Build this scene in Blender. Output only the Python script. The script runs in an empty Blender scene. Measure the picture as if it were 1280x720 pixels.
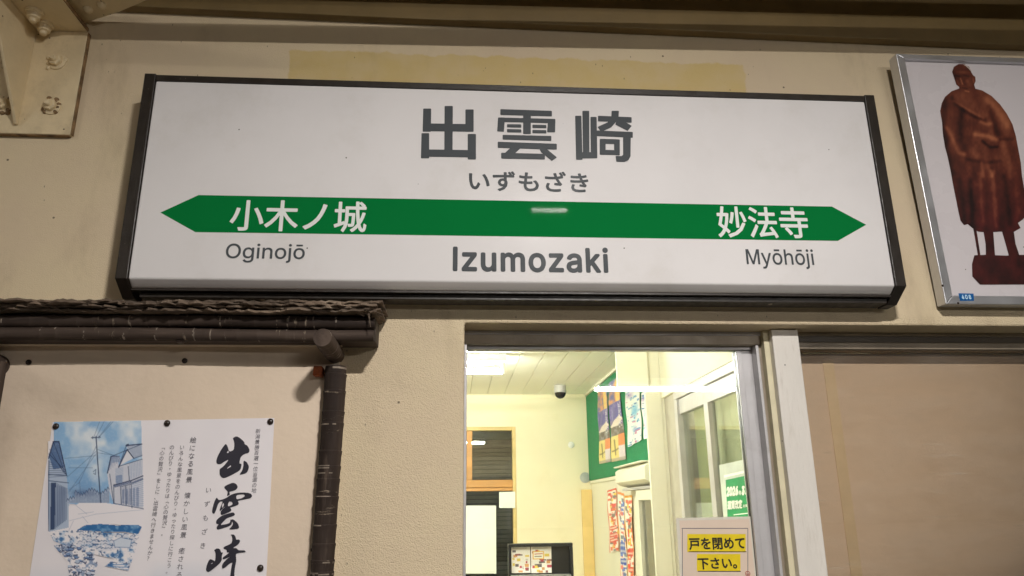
import bpy, bmesh, math, random, json
import numpy as np
from mathutils import Vector, Matrix
random.seed(7); rng = np.random.default_rng(7)
S = bpy.context.scene
COL = S.collection
R = math.radians

# ------------------------------------------------------------------ camera
CAM = Vector((0.0, -1.70, 1.60)); PITCH, YAW, ROLL, FPX = R(16.5), R(4.44), R(-0.725), 926.0
_f = Vector((math.sin(YAW)*math.cos(PITCH), math.cos(YAW)*math.cos(PITCH), math.sin(PITCH)))
_r = Vector((math.cos(YAW), -math.sin(YAW), 0)); _u = _r.cross(_f)
_r, _u = math.cos(ROLL)*_r + math.sin(ROLL)*_u, -math.sin(ROLL)*_r + math.cos(ROLL)*_u
cd = bpy.data.cameras.new('camera'); cam = bpy.data.objects.new('camera', cd); COL.objects.link(cam)
m3 = Matrix((_r, _u, -_f)).transposed()
cam.matrix_world = Matrix.Translation(CAM) @ m3.to_4x4()
cd.sensor_width = 36; cd.lens = FPX/1280*36; cd.clip_end = 500; cd.clip_start = 0.05
S.camera = cam
# ------------------------------------------------------------------ night sky
w = bpy.data.worlds.new('World'); S.world = w; w.use_nodes = True
nt = w.node_tree; bg = nt.nodes['Background']
sk = nt.nodes.new('ShaderNodeTexSky'); sk.sky_type = 'NISHITA'; sk.sun_disc = False
sk.sun_elevation = R(-4); sk.sun_rotation = R(200)
nt.links.new(sk.outputs[0], bg.inputs[0]); bg.inputs[1].default_value = 0.05
# ------------------------------------------------------------------ exposure
S.view_settings.view_transform = 'Standard'; S.view_settings.look = 'None'
S.view_settings.exposure = 0.0; S.view_settings.gamma = 1.0
S.cycles.max_bounces = 7; S.cycles.diffuse_bounces = 5; S.cycles.glossy_bounces = 4; S.cycles.transparent_max_bounces = 12
S.cycles.use_adaptive_sampling = True; S.cycles.adaptive_threshold = 0.02
S.cycles.use_denoising = True; S.cycles.caustics_reflective = False; S.cycles.caustics_refractive = False
S.cycles.sample_clamp_indirect = 6.0
LAMP_NEAR, LAMP_FAR, LAMP_LEFT, LAMP_ROOM = 2850.0, 155.0, 110.0, 230.0

# ------------------------------------------------------------------ measuring: a ray of the survey photograph to a plane
def ray(px, py): return _f + _r*((px-640)/FPX) + _u*((360-py)/FPX)
def at(px, py, Y=0.0):
    d = ray(px, py); return CAM + d*((Y-CAM.y)/d.y)
def atx(px, py, X):
    d = ray(px, py); return CAM + d*((X-CAM.x)/d.x)
def atz(px, py, Z):
    d = ray(px, py); return CAM + d*((Z-CAM.z)/d.z)

# ------------------------------------------------------------------ materials
def srgb(r, g, b):
    return tuple((c/255/12.92 if c/255 <= .04045 else ((c/255+.055)/1.055)**2.4) for c in (r, g, b))
MATS = {}
def new_mat(name):
    m = bpy.data.materials.new(name); m.use_nodes = True
    return m, m.node_tree, m.node_tree.nodes['Principled BSDF']
class N:
    """small helper round a node tree"""
    def __init__(s, t): s.t = t
    def n(s, typ, **kw):
        x = s.t.nodes.new(typ)
        for k, v in kw.items(): setattr(x, k, v)
        return x
    def l(s, a, b): s.t.links.new(a, b)
    def math(s, op, a, b=None, c=None, clamp=False):
        x = s.n('ShaderNodeMath', operation=op, use_clamp=clamp)
        for i, v in enumerate((a, b, c)):
            if v is None: continue
            if isinstance(v, (int, float)): x.inputs[i].default_value = v
            else: s.l(v, x.inputs[i])
        return x.outputs[0]
    def noise(s, vec, scale, detail=4, rough=.55, dist=0):
        x = s.n('ShaderNodeTexNoise'); x.inputs['Scale'].default_value = scale; x.inputs['Detail'].default_value = detail
        x.inputs['Roughness'].default_value = rough; x.inputs['Distortion'].default_value = dist
        s.l(vec, x.inputs['Vector']); return x.outputs['Fac']
    def ramp(s, fac, lo, hi, a=0., b=1.):
        x = s.n('ShaderNodeMapRange', clamp=True); x.interpolation_type = 'SMOOTHSTEP'
        s.l(fac, x.inputs[0])
        for i, v in enumerate((lo, hi, a, b)): x.inputs[i+1].default_value = v
        return x.outputs[0]
    def mix(s, fac, a, b):
        x = s.n('ShaderNodeMix', data_type='RGBA')
        if isinstance(fac, (int, float)): x.inputs[0].default_value = fac
        else: s.l(fac, x.inputs[0])
        for i, v in ((6, a), (7, b)):
            if isinstance(v, tuple): x.inputs[i].default_value = (*v[:3], 1)
            else: s.l(v, x.inputs[i])
        return x.outputs[2]
    def coord(s): return s.n('ShaderNodeTexCoord').outputs['Object']
    def scaled(s, vec, sc):
        x = s.n('ShaderNodeMapping'); x.inputs['Scale'].default_value = sc; s.l(vec, x.inputs[0]); return x.outputs[0]
    def spots(s, vec, scale, size):
        x = s.n('ShaderNodeTexVoronoi'); x.inputs['Scale'].default_value = scale; s.l(vec, x.inputs['Vector'])
        sep = s.n('ShaderNodeSeparateColor'); s.l(x.outputs['Color'], sep.inputs[0])
        near = s.ramp(x.outputs['Distance'], size*.6, size, 1, 0)
        keep = s.math('GREATER_THAN', sep.outputs[0], .55)
        return s.math('MULTIPLY', near, keep)
    def bump(s, h, strength, dist, bsdf):
        x = s.n('ShaderNodeBump'); x.inputs['Strength'].default_value = strength; x.inputs['Distance'].default_value = dist
        s.l(h, x.inputs['Height']); s.l(x.outputs[0], bsdf.inputs['Normal'])
def mat(name, col, rough=.5, metal=0., var=.12, vs=9., bump=0., bs=120., stretch=(1, 1, 1), dirt=None, dirt_amt=.5, dirt_s=6., spot=None, spec=.5, tint=None):
    if name in MATS: return MATS[name]
    m, t, b = new_mat(name); n = N(t); c = n.scaled(n.coord(), stretch)
    f = n.noise(c, vs, 5)
    dark = tuple(x*(1-var) for x in col); lite = tuple(min(1, x*(1+var)) for x in col)
    out = n.mix(n.ramp(f, .3, .7), dark, tint or lite)
    if dirt:
        d = n.ramp(n.noise(c, dirt_s, 8, .68), .5, .78)
        out = n.mix(n.math('MULTIPLY', d, dirt_amt), out, dirt)
    if spot:
        out = n.mix(n.spots(n.coord(), spot[0], spot[1]), out, spot[2])
    n.l(out, b.inputs['Base Color'])
    b.inputs['Metallic'].default_value = metal; b.inputs['Specular IOR Level'].default_value = spec
    n.l(n.ramp(n.noise(c, vs*2.3, 4), .3, .7, max(.02, rough-.08), min(1, rough+.08)), b.inputs['Roughness'])
    if bump: n.bump(n.noise(c, bs, 4), bump, .004, b)
    MATS[name] = m; return m
def glass(name, tint=(1, 1, 1), refl=1.0, dust_glare=.02):
    m = bpy.data.materials.new(name); m.use_nodes = True; t = m.node_tree; n = N(t)
    t.nodes.remove(t.nodes['Principled BSDF'])
    tr = n.n('ShaderNodeBsdfTransparent'); tr.inputs[0].default_value = (*tint, 1)
    gl = n.n('ShaderNodeBsdfGlossy'); gl.inputs['Roughness'].default_value = .012
    fr = n.n('ShaderNodeFresnel'); fr.inputs[0].default_value = 1.5
    mx = n.n('ShaderNodeMixShader'); n.l(n.math('MULTIPLY', fr.outputs[0], 1.7*refl, clamp=True), mx.inputs[0])
    n.l(tr.outputs[0], mx.inputs[1]); n.l(gl.outputs[0], mx.inputs[2])
    c = n.coord(); film = n.ramp(n.noise(n.scaled(c, (1, 1, 3)), 3.5, 6, .65), .35, .8, .15, 1); smear = n.ramp(n.noise(n.scaled(c, (.35, 1, 3.2)), 11, 6, .7), .6, .72)
    df = n.n('ShaderNodeBsdfDiffuse'); df.inputs[0].default_value = (.8, .76, .7, 1); m2 = n.n('ShaderNodeMixShader')  # pale film: dust, plus smeared reflections put into the diffuse colour
    n.l(n.math('MULTIPLY', n.math('ADD', film, n.math('MULTIPLY', smear, 1.3)), dust_glare), m2.inputs[0]); n.l(mx.outputs[0], m2.inputs[1]); n.l(df.outputs[0], m2.inputs[2])
    n.l(m2.outputs[0], t.nodes['Material Output'].inputs[0])
    return m
def emit(name, col, strength):
    m = bpy.data.materials.new(name); m.use_nodes = True; t = m.node_tree; t.nodes.remove(t.nodes['Principled BSDF'])
    e = t.nodes.new('ShaderNodeEmission'); e.inputs[0].default_value = (*col, 1); e.inputs[1].default_value = strength
    t.links.new(e.outputs[0], t.nodes['Material Output'].inputs[0]); return m
def print_mat(name, rough=.45):
    m, t, b = new_mat(name); n = N(t)
    a = n.n('ShaderNodeAttribute'); a.attribute_name = 'ink'
    n.l(a.outputs['Color'], b.inputs['Base Color']); b.inputs['Roughness'].default_value = rough
    return m
PRINT = print_mat('printed_ink')

# ------------------------------------------------------------------ meshes
class MB:
    def __init__(s): s.v = []; s.f = []
    def add(s, vs, fs):
        o = len(s.v); s.v += [tuple(p) for p in vs]; s.f += [tuple(i+o for i in f) for f in fs]; return s
    def box(s, x0, x1, y0, y1, z0, z1):
        return s.add([(x, y, z) for x in (x0, x1) for y in (y0, y1) for z in (z0, z1)],
                     [(0, 1, 3, 2), (4, 6, 7, 5), (0, 4, 5, 1), (2, 3, 7, 6), (0, 2, 6, 4), (1, 5, 7, 3)])
    def bar(s, p, q, r0, r1=None, n=12, cap=True):
        p, q = Vector(p), Vector(q); r1 = r0 if r1 is None else r1
        d = (q-p).normalized(); a = d.orthogonal().normalized(); b = d.cross(a)
        vs = [c + (a*math.cos(2*math.pi*i/n)+b*math.sin(2*math.pi*i/n))*r for c, r in ((p, r0), (q, r1)) for i in range(n)]
        fs = [(i, (i+1) % n, n+(i+1) % n, n+i) for i in range(n)]
        if cap: fs += [tuple(range(n))[::-1], tuple(range(n, 2*n))]
        return s.add(vs, fs)
    def lathe(s, p, axis, prof, n=16):
        """prof: (distance along axis, radius)"""
        p = Vector(p); d = Vector(axis).normalized(); a = d.orthogonal().normalized(); b = d.cross(a)
        vs = [p+d*t+(a*math.cos(2*math.pi*i/n)+b*math.sin(2*math.pi*i/n))*r for t, r in prof for i in range(n)]
        fs = [(k*n+i, k*n+(i+1) % n, (k+1)*n+(i+1) % n, (k+1)*n+i) for k in range(len(prof)-1) for i in range(n)]
        fs += [tuple(range(n))[::-1], tuple(range((len(prof)-1)*n, len(prof)*n))]
        return s.add(vs, fs)
    def prism(s, pts, d):
        """closed polygon of 3D points pushed along d"""
        n = len(pts); d = Vector(d); pts = [Vector(p) for p in pts]
        return s.add(pts+[p+d for p in pts], [tuple(range(n)), tuple(range(n, 2*n))[::-1]] + [(i, n+i, n+(i+1) % n, (i+1) % n) for i in range(n)])
    def flat(s, pts): return s.add(pts, [tuple(range(len(pts)))])
    def build(s, name, material, parent=None, bev=0., smooth=False, label=None, cat=None, group=None, kind=None, base=None, seg=2):
        bm = bmesh.new(); vs = [bm.verts.new(p) for p in s.v]
        for f in s.f:
            try: bm.faces.new([vs[i] for i in f])
            except ValueError: pass
        bmesh.ops.recalc_face_normals(bm, faces=bm.faces)
        if bev:
            eds = [e for e in bm.edges if len(e.link_faces) == 2 and e.calc_face_angle(0) > .5]
            bmesh.ops.bevel(bm, geom=eds, offset=bev, segments=seg, profile=.5, affect='EDGES', clamp_overlap=True)
        if smooth:
            for f in bm.faces: f.smooth = True
        me = bpy.data.meshes.new(name); bm.to_mesh(me); bm.free()
        if smooth: me.set_sharp_from_angle(angle=R(40))
        return link(name, me, material, parent, label, cat, group, kind, base)
WLOC = {}
def link(name, me, material, parent=None, label=None, cat=None, group=None, kind=None, base=None):
    if parent is not None: o0 = WLOC[parent.name]
    elif base is not None: o0 = Vector(base)
    else:
        co = np.empty(len(me.vertices)*3); me.vertices.foreach_get('co', co); co = co.reshape(-1, 3)
        o0 = Vector(((co[:, 0].min()+co[:, 0].max())/2, (co[:, 1].min()+co[:, 1].max())/2, co[:, 2].min()))
    me.transform(Matrix.Translation(-o0))
    o = bpy.data.objects.new(name, me); COL.objects.link(o)
    for m in (material if isinstance(material, (list, tuple)) else [material]): me.materials.append(m)
    if parent is not None: o.parent = parent
    else: o.location = o0
    WLOC[o.name] = Vector(o0)
    tag(o, label, cat, group, kind); return o
def tag(o, label=None, cat=None, group=None, kind=None):
    for k, v in (('label', label), ('category', cat), ('group', group), ('kind', kind)):
        if v: o[k] = v
    return o
def thing(name, loc, label, cat, group=None, kind=None):
    o = bpy.data.objects.new(name, None); COL.objects.link(o); o.location = loc; o.empty_display_size = .05
    WLOC[o.name] = Vector(loc); return tag(o, label, cat, group, kind)
def copy_thing(o, delta, **kw):
    """a copy of a thing with copies of its parts and sub-parts"""
    def rec(src, par):
        c = src.copy(); COL.objects.link(c); c.parent = par
        for ch in src.children: rec(ch, c)
        return c
    c = rec(o, None); c.location = o.location + Vector(delta); WLOC[c.name] = WLOC[o.name]+Vector(delta); return tag(c, **kw)

# ------------------------------------------------------------------ flat print: ink colours on a fine sheet mesh
class Ras:
    def __init__(s, w, h, bg): s.w, s.h = w, h; s.a = np.tile(np.array(bg, float), (h, w, 1)); s.Y, s.X = np.mgrid[0:h, 0:w].astype(float)
    def mask(s, pts):
        m = np.zeros((s.h, s.w), bool); n = len(pts)
        for i in range(n):
            (x0, y0), (x1, y1) = pts[i], pts[(i+1) % n]
            if y0 == y1: continue
            c = ((s.Y < y0) != (s.Y < y1)) & (s.X < (x1-x0)*(s.Y-y0)/(y1-y0)+x0); m ^= c
        return m
    def paint(s, m, col, k=1.):
        kk = (m*k)[..., None] if m.dtype != bool else (m.astype(float)*k)[..., None]
        s.a = s.a*(1-kk)+np.array(col, float)*kk; return s
    def poly(s, pts, col, k=1.): return s.paint(s.mask(pts), col, k)
    def rect(s, x0, y0, x1, y1, col, k=1.): return s.paint((s.X >= x0) & (s.X < x1) & (s.Y >= y0) & (s.Y < y1), col, k)
    def line(s, pts, wd, col, k=1.):
        for (x0, y0), (x1, y1) in zip(pts, pts[1:]):
            dx, dy = x1-x0, y1-y0; L = max(1e-6, dx*dx+dy*dy)
            t = np.clip(((s.X-x0)*dx+(s.Y-y0)*dy)/L, 0, 1)
            d = np.hypot(s.X-x0-t*dx, s.Y-y0-t*dy); s.paint(np.clip(wd/2+.5-d, 0, 1), col, k)
        return s
    def blob(s, x, y, rx, ry, col, k=1.): return s.paint(np.exp(-(((s.X-x)/rx)**2+((s.Y-y)/ry)**2)), col, k)
    def noise(s, cell, seed):
        g = np.random.default_rng(seed).random((int(s.h/cell)+3, int(s.w/cell)+3))
        y, x = s.Y/cell, s.X/cell; iy, ix = y.astype(int), x.astype(int); fy, fx = y-iy, x-ix
        fy, fx = fy*fy*(3-2*fy), fx*fx*(3-2*fx)
        return (g[iy, ix]*(1-fx)+g[iy, ix+1]*fx)*(1-fy)+(g[iy+1, ix]*(1-fx)+g[iy+1, ix+1]*fx)*fy
    def fbm(s, cell, seed): return (s.noise(cell, seed)*.5+s.noise(cell/2, seed+1)*.3+s.noise(cell/4, seed+2)*.2)
def sheet(name, ras, fn, parent=None, cut=None, **kw):
    """grid mesh; fn(u,v)->3D point, u right, v down, both 0..1; cut: boolean mask of faces to keep"""
    h, w_ = ras.h, ras.w
    p00, p10, p01, p11 = (np.array(fn(*q)) for q in ((0, 0), (1, 0), (0, 1), (1, 1)))
    U, V = np.meshgrid(np.linspace(0, 1, w_), np.linspace(0, 1, h)); U, V = U[..., None], V[..., None]
    if kw.pop('exact', False): P = np.array([[fn(u, v) for u in np.linspace(0, 1, w_)] for v in np.linspace(0, 1, h)])
    else: P = p00*(1-U)*(1-V)+p10*U*(1-V)+p01*(1-U)*V+p11*U*V
    idx = np.arange(h*w_).reshape(h, w_)
    F = np.stack([idx[:-1, :-1], idx[1:, :-1], idx[1:, 1:], idx[:-1, 1:]], -1)
    if cut is not None: F = F[cut[:-1, :-1]]
    F = F.reshape(-1, 4)
    me = bpy.data.meshes.new(name); me.from_pydata(P.reshape(-1, 3).tolist(), [], F.tolist()); me.update()
    a = np.clip(ras.a, 0, 255).reshape(-1, 3)/255; lin = np.where(a <= .04045, a/12.92, ((a+.055)/1.055)**2.4)
    at_ = me.color_attributes.new('ink', 'FLOAT_COLOR', 'POINT')
    at_.data.foreach_set('color', np.concatenate([lin, np.ones((len(lin), 1))], 1).astype(np.float32).ravel())
    return link(name, me, kw.pop('material', PRINT), parent, **kw)
def clip_print(name, outline, colour, step, fn, parent, material=PRINT):
    """printed area with a traced outline: polygon (2D) cut by a grid, coloured by colour(x,y); fn maps 2D to 3D"""
    bm = bmesh.new()
    for poly in outline:
        bm.faces.new([bm.verts.new((x, y, 0)) for x, y in poly])
    bmesh.ops.triangulate(bm, faces=bm.faces)
    xs = [v.co.x for v in bm.verts]; ys = [v.co.y for v in bm.verts]
    for ax, lo, hi in ((0, min(xs), max(xs)), (1, min(ys), max(ys))):
        k = lo+step
        while k < hi:
            co = (k, 0, 0) if ax == 0 else (0, k, 0); no = (1, 0, 0) if ax == 0 else (0, 1, 0)
            bmesh.ops.bisect_plane(bm, geom=bm.verts[:]+bm.edges[:]+bm.faces[:], plane_co=co, plane_no=no, dist=1e-5); k += step
    me = bpy.data.meshes.new(name); cols = []
    for v in bm.verts: cols.append(srgb(*colour(v.co.x, v.co.y)))
    for v in bm.verts: v.co = fn(v.co.x, v.co.y)
    bm.to_mesh(me); bm.free()
    a = me.color_attributes.new('ink', 'FLOAT_COLOR', 'POINT')
    for i, c in enumerate(cols): a.data[i].color = (*c, 1)
    return link(name, me, material, parent)

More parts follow.
